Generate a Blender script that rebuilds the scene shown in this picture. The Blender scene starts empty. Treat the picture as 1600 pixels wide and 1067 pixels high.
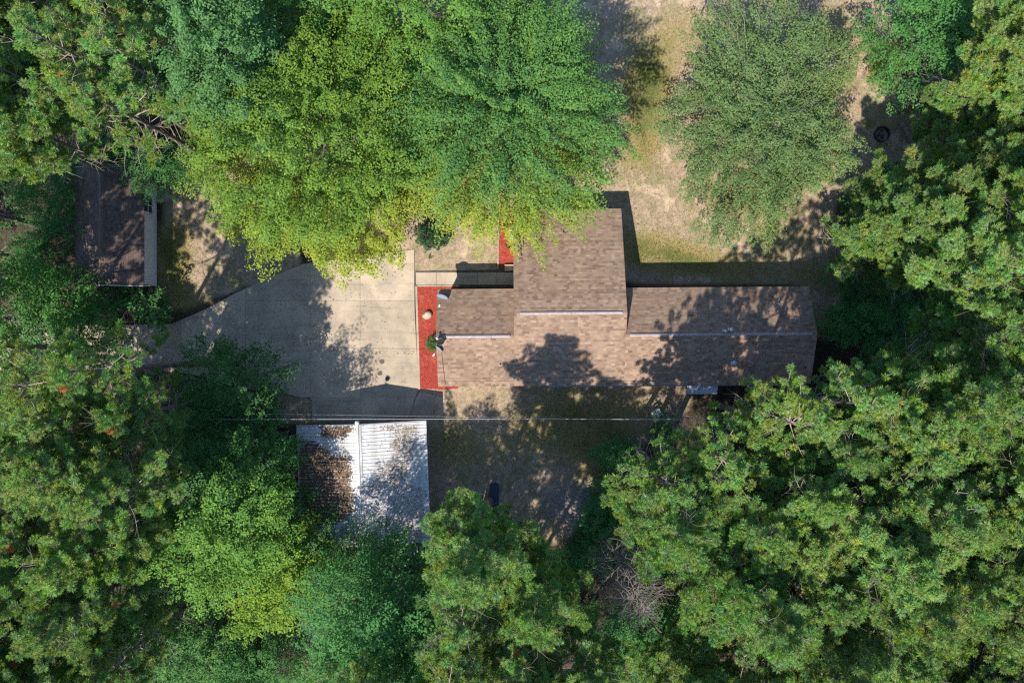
import bpy, math, random
import numpy as np
from mathutils import Vector, Matrix

scene = bpy.context.scene
R = math.radians
# ------------------------------------------------------------------ camera
H = 53.0                    # drone height in metres, looking straight down
S = 800.0/(H*18.0/28.0)     # photo pixels per metre on the ground
cam_d = bpy.data.cameras.new('camera'); cam = bpy.data.objects.new('camera', cam_d)
scene.collection.objects.link(cam)
cam_d.sensor_width = 36; cam_d.lens = 28; cam_d.clip_end = 2000; cam_d.clip_start = 0.5
cam.location = (0, 0, H); cam.rotation_euler = (0, 0, 0)
scene.camera = cam
# ------------------------------------------------------------------ world and sun
SUN_EL, SUN_AZ = 52.0, 27.0      # shadows fall towards (sin az, cos az)
w = bpy.data.worlds.new('World'); scene.world = w; w.use_nodes = True
nt = w.node_tree; bg = nt.nodes['Background']
sky = nt.nodes.new('ShaderNodeTexSky'); sky.sky_type = 'NISHITA'; sky.sun_disc = False
sky.sun_elevation = R(SUN_EL); sky.sun_rotation = R(180+SUN_AZ); sky.air_density = 1.0; sky.dust_density = 0.2; sky.ozone_density = 4.0
nt.links.new(sky.outputs[0], bg.inputs[0]); bg.inputs[1].default_value = 0.15
sun_d = bpy.data.lights.new('sun', 'SUN'); sun = bpy.data.objects.new('sun', sun_d); scene.collection.objects.link(sun)
sun_d.energy = 4.5; sun_d.angle = R(0.55); sun_d.color = (1.0, 0.93, 0.82)
L = Vector((math.sin(R(SUN_AZ))*math.cos(R(SUN_EL)), math.cos(R(SUN_AZ))*math.cos(R(SUN_EL)), -math.sin(R(SUN_EL))))
sun.rotation_euler = L.to_track_quat('-Z', 'Y').to_euler(); sun.location = (-20, -40, 60)
vs = scene.view_settings; vs.view_transform = 'Standard'; vs.look = 'None'; vs.gamma = 1; vs.exposure = 0.84
vs.use_curve_mapping = False
cy = scene.cycles
cy.max_bounces = 6; cy.diffuse_bounces = 3; cy.glossy_bounces = 2; cy.transmission_bounces = 4; cy.transparent_max_bounces = 4
cy.use_denoising = False
scene.render.filter_size = 1.5 if hasattr(scene.render, 'filter_size') else 1.5
cy.filter_width = 1.3

# ------------------------------------------------------------------ helpers
col = scene.collection
rnd = random.Random(7)
def px(x, y, z=0.0):
    """photo pixel + height -> world point (the height comes from what the thing is or stands on)"""
    k = (1 - z/H)/S
    return ((x-800)*k, (533.5-y)*k, z)

def tag(o, label=None, cat=None, group=None, kind=None):
    if label: o['label'] = label
    if cat: o['category'] = cat
    if group: o['group'] = group
    if kind: o['kind'] = kind
    return o
def empty(name, loc=(0,0,0), rz=0, label=None, cat=None, group=None):
    o = bpy.data.objects.new(name, None); o.empty_display_size = 0.3
    col.objects.link(o); o.location = loc; o.rotation_euler = (0, 0, rz)
    return tag(o, label, cat, group)
def link(name, me, mat=None, parent=None):
    o = bpy.data.objects.new(name, me); col.objects.link(o)
    if mat is not None and len(me.materials) == 0: me.materials.append(mat)
    if parent is not None: o.parent = parent
    return o
def np_mesh(name, V, F, colr=None, smooth=False):
    """V (n,3); F (m,k) equal-sided faces or list of such arrays"""
    me = bpy.data.meshes.new(name)
    if not isinstance(F, list): F = [F]
    F = [np.asarray(f, dtype=np.int32) for f in F if len(f)]
    V = np.asarray(V, dtype=np.float32)
    me.vertices.add(len(V)); me.vertices.foreach_set('co', V.ravel())
    loops = np.concatenate([f.ravel() for f in F]); cnt = np.concatenate([np.full(len(f), f.shape[1], dtype=np.int32) for f in F])
    start = np.concatenate([[0], np.cumsum(cnt)[:-1]]).astype(np.int32)
    me.loops.add(len(loops)); me.loops.foreach_set('vertex_index', loops)
    me.polygons.add(len(cnt)); me.polygons.foreach_set('loop_start', start)
    me.polygons.foreach_set('use_smooth', np.full(len(cnt), smooth, dtype=bool))
    if colr is not None:
        a = me.color_attributes.new('Col', 'FLOAT_COLOR', 'POINT')
        c = np.ones((len(V), 4), dtype=np.float32); c[:, :3] = colr
        a.data.foreach_set('color', c.ravel())
    me.update(calc_edges=True)
    return me
class MB:
    """collects boxes, tubes, prisms -> one mesh"""
    def __init__(s): s.v = []; s.f = []; s.sm = []
    def add(s, vs, fs, smooth=False):
        n = len(s.v); s.v += [tuple(v) for v in vs]
        for f in fs: s.f.append(tuple(i+n for i in f)); s.sm.append(smooth)
    def box(s, x0, x1, y0, y1, z0, z1, M=None):
        vs = [Vector((x, y, z)) for z in (z0, z1) for y in (y0, y1) for x in (x0, x1)]
        if M is not None: vs = [M @ v for v in vs]
        s.add(vs, [(0,2,3,1),(4,5,7,6),(0,1,5,4),(2,6,7,3),(0,4,6,2),(1,3,7,5)])
    def bbox(s, x0, x1, y0, y1, z0, z1, b, M=None):
        """box with chamfered top edges"""
        vs = [Vector(p) for p in ((x0,y0,z0),(x1,y0,z0),(x1,y1,z0),(x0,y1,z0),(x0,y0,z1-b),(x1,y0,z1-b),(x1,y1,z1-b),(x0,y1,z1-b),
              (x0+b,y0+b,z1),(x1-b,y0+b,z1),(x1-b,y1-b,z1),(x0+b,y1-b,z1))]
        if M is not None: vs = [M @ v for v in vs]
        fs = [(3,2,1,0),(8,9,10,11)]
        for a in (0, 4):
            for i in range(4): fs.append((a+i, a+(i+1)%4, a+4+(i+1)%4, a+4+i))
        s.add(vs, fs)
    def tube(s, pts, rad, n=6, cap=True, smooth=True):
        pts = [Vector(p) for p in pts]; m = len(pts)
        if not hasattr(rad, '__len__'): rad = [rad]*m
        vs = []; u = None
        for i, p in enumerate(pts):
            d = (pts[min(i+1, m-1)]-pts[max(i-1, 0)])
            d = d.normalized() if d.length > 1e-9 else Vector((0,0,1))
            if u is None: u = d.orthogonal().normalized()
            u = (u-d*u.dot(d)); u = u.normalized() if u.length > 1e-6 else d.orthogonal().normalized()
            q = d.cross(u)
            for k in range(n):
                a = 2*math.pi*k/n
                vs.append(p+(u*math.cos(a)+q*math.sin(a))*rad[i])
        fs = []
        for i in range(m-1):
            for k in range(n):
                fs.append((i*n+k, i*n+(k+1)%n, (i+1)*n+(k+1)%n, (i+1)*n+k))
        s.add(vs, fs, smooth)
        if cap:
            s.add(vs[:n], [tuple(range(n-1, -1, -1))]); s.add(vs[-n:], [tuple(range(n))])
    def prism(s, poly, z0, z1):
        """vertical extrusion of an xy polygon (counter-clockwise)"""
        n = len(poly)
        vs = [(x, y, z0) for x, y in poly]+[(x, y, z1) for x, y in poly]
        s.add(vs, [tuple(range(n-1, -1, -1)), tuple(range(n, 2*n))]+[(i, (i+1)%n, n+(i+1)%n, n+i) for i in range(n)])
    def extr_x(s, prof, x0, x1):
        """profile in yz extruded along x"""
        n = len(prof)
        vs = [(x0, y, z) for y, z in prof]+[(x1, y, z) for y, z in prof]
        s.add(vs, [tuple(range(n)), tuple(range(2*n-1, n-1, -1))]+[(i, n+i, n+(i+1)%n, (i+1)%n) for i in range(n)])
    def mesh(s, name):
        me = bpy.data.meshes.new(name); me.from_pydata(s.v, [], s.f)
        me.polygons.foreach_set('use_smooth', s.sm); me.update(); return me
    def build(s, name, mat, parent=None): return link(name, s.mesh(name), mat, parent)

def nd(nt, t, **kw):
    n = nt.nodes.new(t)
    for k, v in kw.items():
        if k.startswith('i_'): n.inputs[int(k[2:])].default_value = v
        else: setattr(n, k, v)
    return n
def mix(nt, a, b, fac, blend='MIX'):
    m = nt.nodes.new('ShaderNodeMix'); m.data_type = 'RGBA'; m.blend_type = blend
    for sock, val in ((m.inputs[0], fac), (m.inputs[6], a), (m.inputs[7], b)):
        if hasattr(val, 'is_output') or isinstance(val, bpy.types.NodeSocket): nt.links.new(val, sock)
        elif isinstance(val, (int, float)): sock.default_value = val
        else: sock.default_value = (*val[:3], 1)
    return m.outputs[2]
def noise(nt, scale, detail=4, rough=.6, coord=None, dist=0.0):
    n = nt.nodes.new('ShaderNodeTexNoise'); n.inputs['Scale'].default_value = scale
    n.inputs['Detail'].default_value = detail; n.inputs['Roughness'].default_value = rough; n.inputs['Distortion'].default_value = dist
    if coord is not None: nt.links.new(coord, n.inputs['Vector'])
    return n.outputs['Fac']
def ramp(nt, f, lo, hi, a=0.0, b=1.0):
    m = nt.nodes.new('ShaderNodeMapRange'); m.interpolation_type = 'SMOOTHSTEP'
    nt.links.new(f, m.inputs[0])
    for i, v in enumerate((lo, hi, a, b)): m.inputs[i+1].default_value = v
    return m.outputs[0]
def coords(nt): return nt.nodes.new('ShaderNodeTexCoord').outputs['Object']
def bumpn(nt, bsdf, h, strength, dist=.005):
    b = nt.nodes.new('ShaderNodeBump'); b.inputs['Strength'].default_value = strength; b.inputs['Distance'].default_value = dist
    nt.links.new(h, b.inputs['Height']); nt.links.new(b.outputs[0], bsdf.inputs['Normal'])
def base_mat(name):
    m = bpy.data.materials.new(name); m.use_nodes = True
    return m, m.node_tree, m.node_tree.nodes['Principled BSDF']
def mat(name, c1, c2=None, scale=8.0, rough=.7, metal=0.0, bump=.2, spec=.4, attr=False, fine=60.0):
    """two-tone noise material; attr multiplies by the mesh colour attribute"""
    m, nt, b = base_mat(name)
    co = coords(nt); c2 = c2 or tuple(x*.75 for x in c1)
    n1 = noise(nt, scale, 5, .6, co); c = mix(nt, c1, c2, ramp(nt, n1, .35, .65))
    n2 = noise(nt, fine, 3, .6, co)
    c = mix(nt, c, tuple(x*.7 for x in c1), ramp(nt, n2, .5, .75, 0, .55))
    if attr:
        a = nt.nodes.new('ShaderNodeAttribute'); a.attribute_name = 'Col'
        c = mix(nt, c, a.outputs['Color'], 1.0, 'MULTIPLY')
    nt.links.new(c, b.inputs['Base Color'])
    b.inputs['Roughness'].default_value = rough; b.inputs['Metallic'].default_value = metal
    b.inputs['Specular IOR Level'].default_value = spec
    if bump: bumpn(nt, b, n2, bump)
    return m
def leaf_mat(name, trans=.35, rough=.55, spec=.25):
    """leaf colour from the mesh, tinted by the tree's own colour; light passes through thin leaves"""
    m, nt, b = base_mat(name)
    a = nt.nodes.new('ShaderNodeAttribute'); a.attribute_name = 'Col'
    oi = nt.nodes.new('ShaderNodeObjectInfo')
    c = mix(nt, a.outputs['Color'], oi.outputs['Color'], 1.0, 'MULTIPLY')
    geo = nt.nodes.new('ShaderNodeNewGeometry')
    v = ramp(nt, geo.outputs['Random Per Island'], 0, 1, .9, 1.1)
    hsv = nt.nodes.new('ShaderNodeHueSaturation'); nt.links.new(v, hsv.inputs['Value']); nt.links.new(c, hsv.inputs['Color'])
    c = hsv.outputs[0]
    nt.links.new(c, b.inputs['Base Color']); b.inputs['Roughness'].default_value = rough; b.inputs['Specular IOR Level'].default_value = spec
    t = nt.nodes.new('ShaderNodeBsdfTranslucent')
    tc = mix(nt, c, (1.0, 1.05, .45), 1.0, 'MULTIPLY'); nt.links.new(tc, t.inputs['Color'])
    ms = nt.nodes.new('ShaderNodeMixShader'); ms.inputs[0].default_value = trans
    nt.links.new(b.outputs[0], ms.inputs[1]); nt.links.new(t.outputs[0], ms.inputs[2])
    nt.links.new(ms.outputs[0], nt.nodes['Material Output'].inputs['Surface'])
    return m

M = {}
M['leaf'] = leaf_mat('broad_leaf'); M['needle'] = leaf_mat('pine_needle', .30, .6, .12)
M['bark'] = mat('pine_bark', (.20,.165,.14), (.11,.09,.08), 3, .9, bump=.6, spec=.1, fine=25)
M['twig'] = mat('pale_twig', (.36,.30,.25), (.22,.18,.15), 4, .9, bump=.3, spec=.1)
M['deadtwig'] = mat('dead_twig', (.25,.22,.19), (.15,.13,.115), 4, .9, bump=.3, spec=.1)
M['greybark'] = mat('grey_bark', (.25,.23,.20), (.15,.135,.12), 4, .9, bump=.5, spec=.1, fine=25)
M['concrete'] = None
M['white'] = mat('white_paint', (.72,.72,.71), (.62,.62,.60), 3, .5, bump=.05)
M['siding'] = mat('painted_siding', (.64,.65,.65), (.57,.58,.58), 2, .6, bump=.1)
M['housesiding'] = mat('tan_siding', (.46,.41,.34), (.40,.36,.30), 2, .6, bump=.1)
M['glass'] = mat('window_glass', (.03,.035,.04), (.02,.025,.03), 2, .08, bump=0, spec=.8)
M['darkmetal'] = mat('black_metal', (.02,.02,.022), (.03,.028,.027), 6, .45, bump=.1)
M['steel'] = mat('galvanised_steel', (.55,.56,.58), (.45,.46,.48), 10, .4, .6, bump=.05)
M['dish'] = mat('grey_dish_paint', (.20,.25,.34), (.18,.22,.30), 5, .45, bump=.05)
M['wood'] = mat('weathered_wood', (.34,.31,.28), (.22,.20,.185), 5, .85, bump=.3, spec=.1)
M['tanwood'] = mat('tan_lumber', (.46,.36,.25), (.36,.28,.19), 5, .8, bump=.2, spec=.15)
M['bluebin'] = mat('blue_plastic', (.02,.038,.07), (.016,.03,.055), 4, .5, bump=.05)
M['rock'] = mat('tan_rock', (.45,.38,.29), (.30,.25,.19), 5, .85, bump=.6, spec=.1)
M['wire'] = mat('aluminium_wire', (.5,.51,.53), (.42,.43,.45), 10, .5, .2, bump=0)
M['litterflake'] = mat('dry_litter', (1,1,1), (.8,.8,.8), 5, .9, bump=0, spec=.05, attr=True)
M['shingle'] = mat('asphalt_shingle', (.9,.9,.9), (.76,.76,.76), 1.2, .9, bump=.35, spec=.15, attr=True, fine=90)
M['deck'] = mat('roof_edge', (.17,.125,.10), (.13,.10,.08), 6, .85, bump=.2, spec=.1)
M['ridgevent'] = mat('ridge_metal', (.36,.31,.31), (.28,.235,.235), 5, .55, .1, bump=.05)
M['awning'] = mat('awning_metal', (.50,.56,.66), (.44,.50,.60), 4, .3, .4, bump=.05)  # blue cast is the sky's reflection put into the base colour
M['panel'] = mat('white_metal_panel', (.56,.56,.56), (.40,.39,.37), 1.3, .45, .0, bump=.1, fine=14)

# ------------------------------------------------------------------ ground
def pip(X, Y, poly):
    ins = np.zeros(X.shape, bool); n = len(poly); j = n-1
    for i in range(n):
        xi, yi = poly[i]; xj, yj = poly[j]
        if yi != yj:
            c = ((yi > Y) != (yj > Y)) & (X < (xj-xi)*(Y-yi)/(yj-yi)+xi); ins ^= c
        j = i
    return ins
GX = np.arange(-44, 44.01, .25); GY = np.arange(-34, 34.01, .25)
XX, YY = np.meshgrid(GX, GY)
PXX = XX*S+800; PYY = 533.5-YY*S
def blur(a, k):
    for _ in range(k):
        p = np.pad(a, 1, mode='edge')
        a = (p[1:-1,1:-1]*2+p[:-2,1:-1]+p[2:,1:-1]+p[1:-1,:-2]+p[1:-1,2:])/6
    return a
def blob(a, x, y, r, v, sy=1.0):
    a += v*np.exp(-(((PXX-x)/r)**2+((PYY-y)/(r*sy))**2))
yard = np.zeros(XX.shape)
for poly in ([(560,300),(640,430),(810,430),(990,440),(1290,440),(1330,420),(1300,330),(1380,130),(1420,0),(1420,-120),(560,-120)],
             [(255,255),(262,500),(200,506),(480,418),(400,300),(330,250)],
             [(660,590),(664,820),(760,850),(880,850),(940,780),(1000,700),(1080,640),(1080,595)],
             [(1255,400),(1265,470),(1278,540),(1320,520),(1310,440)],
             [(1330,130),(1500,120),(1500,240),(1330,330)],
             [(430,600),(430,660),(690,660),(690,600)]):
    yard = np.maximum(yard, pip(PXX, PYY, poly).astype(float))
yard = blur(yard, 14)
grass = np.zeros(XX.shape)
for b in ((270,400,34,.8,2.0),(300,470,40,.35,.5),(450,440,50,.5,.4),(1010,120,40,.75,1.3),(1005,200,32,.5,2),(1060,40,60,.35,1),
          (1010,390,50,.45,.7),(1060,400,60,.45,.5),(1150,420,90,.5,.3),(1170,310,60,.5,.6),(1290,40,60,.3,1),(1370,80,40,.35,1.3),
          (860,650,70,.45,.8),(800,700,60,.25,.8),(930,690,70,.45,1),(700,680,40,.35,1),(1000,640,70,.3,.6),(720,720,60,.3,1),
          (960,300,60,.25,2),(1180,200,150,.35,1),(640,340,40,.2,1),(1270,430,40,.4,.8),(980,750,60,.4,1)):
    blob(grass, *b[:4], b[4])
ash = np.zeros(XX.shape); blob(ash, 905, 785, 52, 1.0, .75); blob(ash, 850, 790, 60, .35, .8)
grass = np.clip(grass, 0, 1); ash = np.clip(ash, 0, 1)
# one sheet: fine where the photo looks, coarse out to the horizon
OX = np.concatenate([[-900,-400,-200,-110,-70,-52], GX, [52,70,110,200,400,900]])
OY = np.concatenate([[-900,-400,-200,-110,-70,-44], GY, [44,70,110,200,400,900]])
def pad6(a): return np.pad(a, 6, mode='constant')
VX, VY = np.meshgrid(OX, OY); nx = len(OX); ny = len(OY)
rs = np.random.RandomState(3)
hz = blur(rs.randn(*XX.shape), 6)*.05*(1-yard*.5)
VZ = pad6(hz)
Vg = np.stack([VX.ravel(), VY.ravel(), VZ.ravel()], 1)
ii = (np.arange(ny-1)[:, None]*nx+np.arange(nx-1)[None, :]).ravel()
Fg = np.stack([ii, ii+1, ii+1+nx, ii+nx], 1)
zc = np.stack([pad6(grass).ravel(), pad6(yard).ravel(), pad6(ash).ravel()], 1)
m, nt, b = base_mat('ground_soil')
a = nt.nodes.new('ShaderNodeAttribute'); a.attribute_name = 'Col'
sp = nt.nodes.new('ShaderNodeSeparateColor'); nt.links.new(a.outputs['Color'], sp.inputs[0])
co = coords(nt)
def madd(x, k, y):
    n = nt.nodes.new('ShaderNodeMath'); n.operation = 'MULTIPLY_ADD'
    nt.links.new(x, n.inputs[0]); n.inputs[1].default_value = k
    if isinstance(y, (int, float)): n.inputs[2].default_value = y
    else: nt.links.new(y, n.inputs[2])
    return n.outputs[0]
n_big = noise(nt, .55, 6, .62, co, .4); n_mid = noise(nt, 2.6, 6, .7, co, .6); n_fine = noise(nt, 14, 4, .7, co); n_grit = noise(nt, 45, 2, .6, co)
litter = mix(nt, (.085,.063,.044), (.034,.027,.02), ramp(nt, n_mid, .35, .65))
litter = mix(nt, litter, (.11,.08,.05), ramp(nt, n_fine, .56, .72, 0, .6))
dirt = mix(nt, (.36,.275,.195), (.245,.187,.13), ramp(nt, n_mid, .40, .62))
dirt = mix(nt, dirt, (.20,.155,.095), ramp(nt, n_fine, .48, .70, 0, .8))
dirt = mix(nt, dirt, (.19,.175,.075), ramp(nt, noise(nt, 1.1, 7, .75, co, 1.0), .50, .64, 0, .75))
dirt = mix(nt, dirt, mix(nt, (.20,.18,.08), (.12,.13,.05), ramp(nt, n_fine, .4, .62)), ramp(nt, noise(nt, .38, 8, .72, co, .8), .50, .60, 0, .62))
dirt = mix(nt, dirt, (.50,.375,.27), ramp(nt, n_big, .54, .66, 0, .75))
dry = mix(nt, (.30,.23,.10), (.17,.15,.06), ramp(nt, n_fine, .4, .62))
grn = mix(nt, (.115,.135,.035), (.05,.075,.02), ramp(nt, n_fine, .4, .65))
gcol = mix(nt, dry, grn, ramp(nt, madd(sp.outputs[0], .8, n_big), .85, 1.3))
c = mix(nt, litter, dirt, ramp(nt, madd(n_mid, .5, sp.outputs[1]), .55, .85))
gm = ramp(nt, madd(n_mid, .55, madd(sp.outputs[0], .9, madd(n_fine, .35, 0.0))), .62, .95)
c = mix(nt, c, gcol, gm)
c = mix(nt, c, mix(nt, (.27,.255,.24), (.12,.115,.11), ramp(nt, n_fine, .4, .65)), ramp(nt, madd(n_mid, .8, sp.outputs[2]), .7, 1.4, 0, .8))
c = mix(nt, c, (.05,.04,.03), ramp(nt, n_grit, .60, .78, 0, .3))
nt.links.new(c, b.inputs['Base Color']); b.inputs['Roughness'].default_value = .95; b.inputs['Specular IOR Level'].default_value = .08
hh = nt.nodes.new('ShaderNodeMath'); hh.operation = 'ADD'; nt.links.new(n_fine, hh.inputs[0]); nt.links.new(n_grit, hh.inputs[1])
bumpn(nt, b, hh.outputs[0], .5, .012)
ground = link('ground', np_mesh('ground', Vg, Fg, zc, True), m); tag(ground, kind='structure')
def gz(x, y):
    i = int(round((y+34)/.25)); j = int(round((x+44)/.25))
    if 0 <= i < hz.shape[0] and 0 <= j < hz.shape[1]: return float(hz[i, j])
    return 0.0

# grass blades standing on the yard
def scatter_mask(mask, n, seed, thr=.05):
    r = np.random.RandomState(seed); out = []
    while sum(len(o) for o in out) < n:
        x = r.uniform(GX[0], GX[-1], n*3); y = r.uniform(GY[0], GY[-1], n*3)
        mv = mask[np.clip(((y-GY[0])/.25).round().astype(int), 0, len(GY)-1), np.clip(((x-GX[0])/.25).round().astype(int), 0, len(GX)-1)]
        k = r.rand(n*3) < mv*(mv > thr); out.append(np.stack([x[k], y[k]], 1))
    return np.concatenate(out)[:n]
DRIVE = [(-260,508),(170,508),(269,506),(320,484),(359,463),(419,434),(473,413),(576,400),(647,390),(648,485),(654,608),(648,622),(640,652),(488,658),(487,624),(429,611),(334,592),(281,581),(211,578),(-260,578)]
HOUSEPX = [(682,452),(803,452),(803,330),(972,330),(980,449),(1262,447),(1262,600),(684,604)]
noveg = pip(PXX, PYY, DRIVE) | pip(PXX, PYY, HOUSEPX) | pip(PXX, PYY, [(645,422),(803,422),(803,345),(780,345),(780,420)]) | pip(PXX, PYY, [(650,425),(805,425),(720,612),(650,612)])
noveg |= pip(PXX, PYY, [(468,655),(668,650),(672,845),(475,850)]) | pip(PXX, PYY, [(118,262),(246,262),(246,448),(118,448)]) | pip(PXX, PYY, [(638,616),(678,616),(676,655),(636,655)])
free = 1-noveg.astype(float)
def blades(name, P, hgt, wid, colr, seed):
    r = np.random.RandomState(seed); n = len(P)
    ang = r.rand(n)*2*np.pi; h = hgt*(.5+r.rand(n)); lean = r.rand(n)*.9
    d = np.stack([np.cos(ang), np.sin(ang)], 1); t = np.stack([-d[:, 1], d[:, 0]], 1)
    gzv = hz[np.clip(((P[:, 1]+34)/.25).round().astype(int), 0, hz.shape[0]-1), np.clip(((P[:, 0]+44)/.25).round().astype(int), 0, hz.shape[1]-1)]
    V = np.zeros((n, 3, 3)); wv = wid*(.6+.8*r.rand(n))
    V[:, 0, :2] = P-t*wv[:, None]/2; V[:, 1, :2] = P+t*wv[:, None]/2; V[:, 2, :2] = P+d*(h*lean)[:, None]
    V[:, 0, 2] = V[:, 1, 2] = gzv-.01; V[:, 2, 2] = gzv+h*np.sqrt(1-(lean*.8)**2)
    F = np.arange(n*3).reshape(n, 3)
    return np_mesh(name, V.reshape(-1, 3), F, np.repeat(colr, 3, 0))
P = scatter_mask(np.clip(grass**1.5+.10*yard, 0, 1)*yard*free, 110000, 11, .02)
r_ = np.random.RandomState(5)
gv = grass[((P[:, 1]+34)/.25).round().astype(int), ((P[:, 0]+44)/.25).round().astype(int)]
k = np.clip(gv*1.2-.2+r_.randn(len(P))*.3, 0, 1)[:, None]
cg = (1-k)*np.array([.26,.20,.085])+k*np.array([.095,.135,.03]); cg = cg*(.7+.6*r_.rand(len(P), 1))
tag(link('grass', blades('grass', P, .085, .028, cg, 6), M['leaf']), 'patchy short grass growing on the sandy yard', 'grass', kind='stuff')

# ------------------------------------------------------------------ driveway, walks and mulch beds
def conc_mat():
    m, nt, b = base_mat('concrete'); co = coords(nt)
    oi = nt.nodes.new('ShaderNodeObjectInfo')
    n1 = noise(nt, .5, 6, .65, co, .3); n2 = noise(nt, 5, 5, .7, co); n3 = noise(nt, 70, 2, .5, co)
    c = mix(nt, (.44,.36,.265), (.31,.255,.195), ramp(nt, n1, .36, .66))
    c = mix(nt, c, (.49,.41,.31), ramp(nt, n2, .55, .75, 0, .6))
    c = mix(nt, c, (.20,.175,.145), ramp(nt, noise(nt, 1.3, 8, .78, co, 1.6), .56, .74, 0, .65))
    c = mix(nt, c, (.30,.27,.235), ramp(nt, n3, .55, .8, 0, .4))
    mp = nt.nodes.new('ShaderNodeMapping'); nt.links.new(co, mp.inputs[0]); mp.inputs['Scale'].default_value = (.18, 1.6, 1)
    c = mix(nt, c, (.19,.165,.135), ramp(nt, noise(nt, 1.0, 6, .7, mp.outputs[0], .5), .52, .70, 0, .55))     # tyre-worn streaks along the drive
    v = ramp(nt, oi.outputs['Random'], 0, 1, .90, 1.04)
    hs = nt.nodes.new('ShaderNodeHueSaturation'); nt.links.new(v, hs.inputs['Value']); nt.links.new(c, hs.inputs['Color'])
    nt.links.new(hs.outputs[0], b.inputs['Base Color']); b.inputs['Roughness'].default_value = .85; b.inputs['Specular IOR Level'].default_value = .2
    bumpn(nt, b, n3, .25, .01); return m
M['concrete'] = conc_mat()
M['joint'] = mat('joint_filler', (.11,.095,.08), (.07,.06,.05), 6, .95, bump=.2, spec=.05)
M['stain'] = mat('oil_stain', (.085,.070,.055), (.13,.11,.085), 9, .8, bump=.05, spec=.15)
def clip_half(poly, nx_, ny_, d):
    out = []; n = len(poly)
    for i in range(n):
        p, q = poly[i], poly[(i+1) % n]
        a = p[0]*nx_+p[1]*ny_-d; bq = q[0]*nx_+q[1]*ny_-d
        if a <= 0: out.append(p)
        if (a < 0 < bq) or (bq < 0 < a):
            t = a/(a-bq); out.append((p[0]+t*(q[0]-p[0]), p[1]+t*(q[1]-p[1])))
    return out
def area(p): return .5*sum(p[i][0]*p[(i+1) % len(p)][1]-p[(i+1) % len(p)][0]*p[i][1] for i in range(len(p)))
def dedupe(p):
    o = []
    for q in p:
        if not o or abs(q[0]-o[-1][0])+abs(q[1]-o[-1][1]) > .02: o.append(q)
    if len(o) > 1 and abs(o[0][0]-o[-1][0])+abs(o[0][1]-o[-1][1]) < .02: o.pop()
    return o
def ccw(p): return p if area(p) > 0 else p[::-1]
drive_w = ccw([px(x, y)[:2] for x, y in DRIVE])
mb = MB(); mb.prism(drive_w, -.25, .035)
driveway = mb.build('driveway', M['joint']); tag(driveway, kind='structure')
xs = [-300,-100,60,170,283,384,485,563,700]; ys = [380,470,548,621,700]; g = .006
for i in range(len(xs)-1):
    for j in range(len(ys)-1):
        if i < 4 and j in (0, 2): continue
        y0, y1 = (ys[j], ys[j+1])
        if i < 4: y0, y1 = (380, 543) if j == 1 else (543, 700)
        x0w = px(xs[i], 0)[0]+g; x1w = px(xs[i+1], 0)[0]-g; y1w = px(0, y0)[1]-g; y0w = px(0, y1)[1]+g
        p = drive_w
        for h in ((-1, 0, -x0w), (1, 0, x1w), (0, -1, -y0w), (0, 1, y1w)):
            p = clip_half(p, *h)
            if len(p) < 3: break
        p = dedupe(p) if len(p) >= 3 else p
        if len(p) < 3 or abs(area(p)) < .15: continue
        mb = MB(); mb.prism(ccw(p), -.05, .06+.003*((i*3+j*5) % 3)); mb.build('concrete_slab', M['concrete'], driveway)
for sx, sy, rr in ((597,565,.17),(594,583,.16),(606,590,.17)):
    mb = MB(); c0 = px(sx, sy)
    mb.prism([(c0[0]+rr*(1+.12*math.sin(a*3+sx))*math.cos(a), c0[1]+rr*(1+.1*math.cos(a*2+sy))*math.sin(a)) for a in [k*math.pi/9 for k in range(18)]], .05, .0705)
    mb.build('oil_stain', M['stain'], driveway)
walk = link('walkway', (lambda q: (q.prism(ccw([px(*p)[:2] for p in ((649,424),(804,421),(804,449),(649,449))]), -.2, .035), q.mesh('walkway'))[1])(MB()), M['joint'])
tag(walk, kind='structure')
for a0, a1 in ((650,682),(682.4,714),(714.4,746),(746.4,776),(776.4,803)):
    mb = MB(); mb.prism(ccw([px(*p)[:2] for p in ((a0,426),(a1,426),(a1,445),(a0,445))]), -.05, .06); mb.build('concrete_slab', M['concrete'], walk)
apron = link('side_path', (lambda q: (q.prism(ccw([px(*p)[:2] for p in ((656,612),(680,617),(676,652),(641,653),(649,624))]), -.2, .045), q.mesh('side_path'))[1])(MB()), M['concrete'])
tag(apron, kind='structure')
# mulch: solid bed plus loose chips on it
m, nt, b = base_mat('red_mulch'); co = coords(nt)
n1 = noise(nt, 30, 4, .7, co); n2 = noise(nt, 2.2, 4, .6, co); n3 = noise(nt, 90, 2, .6, co)
c = mix(nt, (.37,.068,.046), (.235,.036,.025), ramp(nt, n1, .4, .65)); c = mix(nt, c, (.43,.10,.068), ramp(nt, n2, .5, .7, 0, .7)); c = mix(nt, c, (.14,.018,.012), ramp(nt, n3, .56, .75, 0, .6))
nt.links.new(c, b.inputs['Base Color']); b.inputs['Roughness'].default_value = .9; b.inputs['Specular IOR Level'].default_value = .08; bumpn(nt, b, n1, .8, .015)
M['mulch'] = m
BED1 = [(651,448),(716,447),(716,460),(690,470),(690,600),(716,602),(714,607),(690,608),(656,607),(653,540)]
BED2 = [(781,345),(806,345),(806,420),(779,420)]
def rand_in(poly, n, seed):
    r = np.random.RandomState(seed); P = np.array(poly); lo = P.min(0); hi = P.max(0); o = []
    while sum(map(len, o)) < n:
        q = lo+r.rand(n*2, 2)*(hi-lo); o.append(q[pip(q[:, 0], q[:, 1], poly)])
    return np.concatenate(o)[:n]
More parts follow.
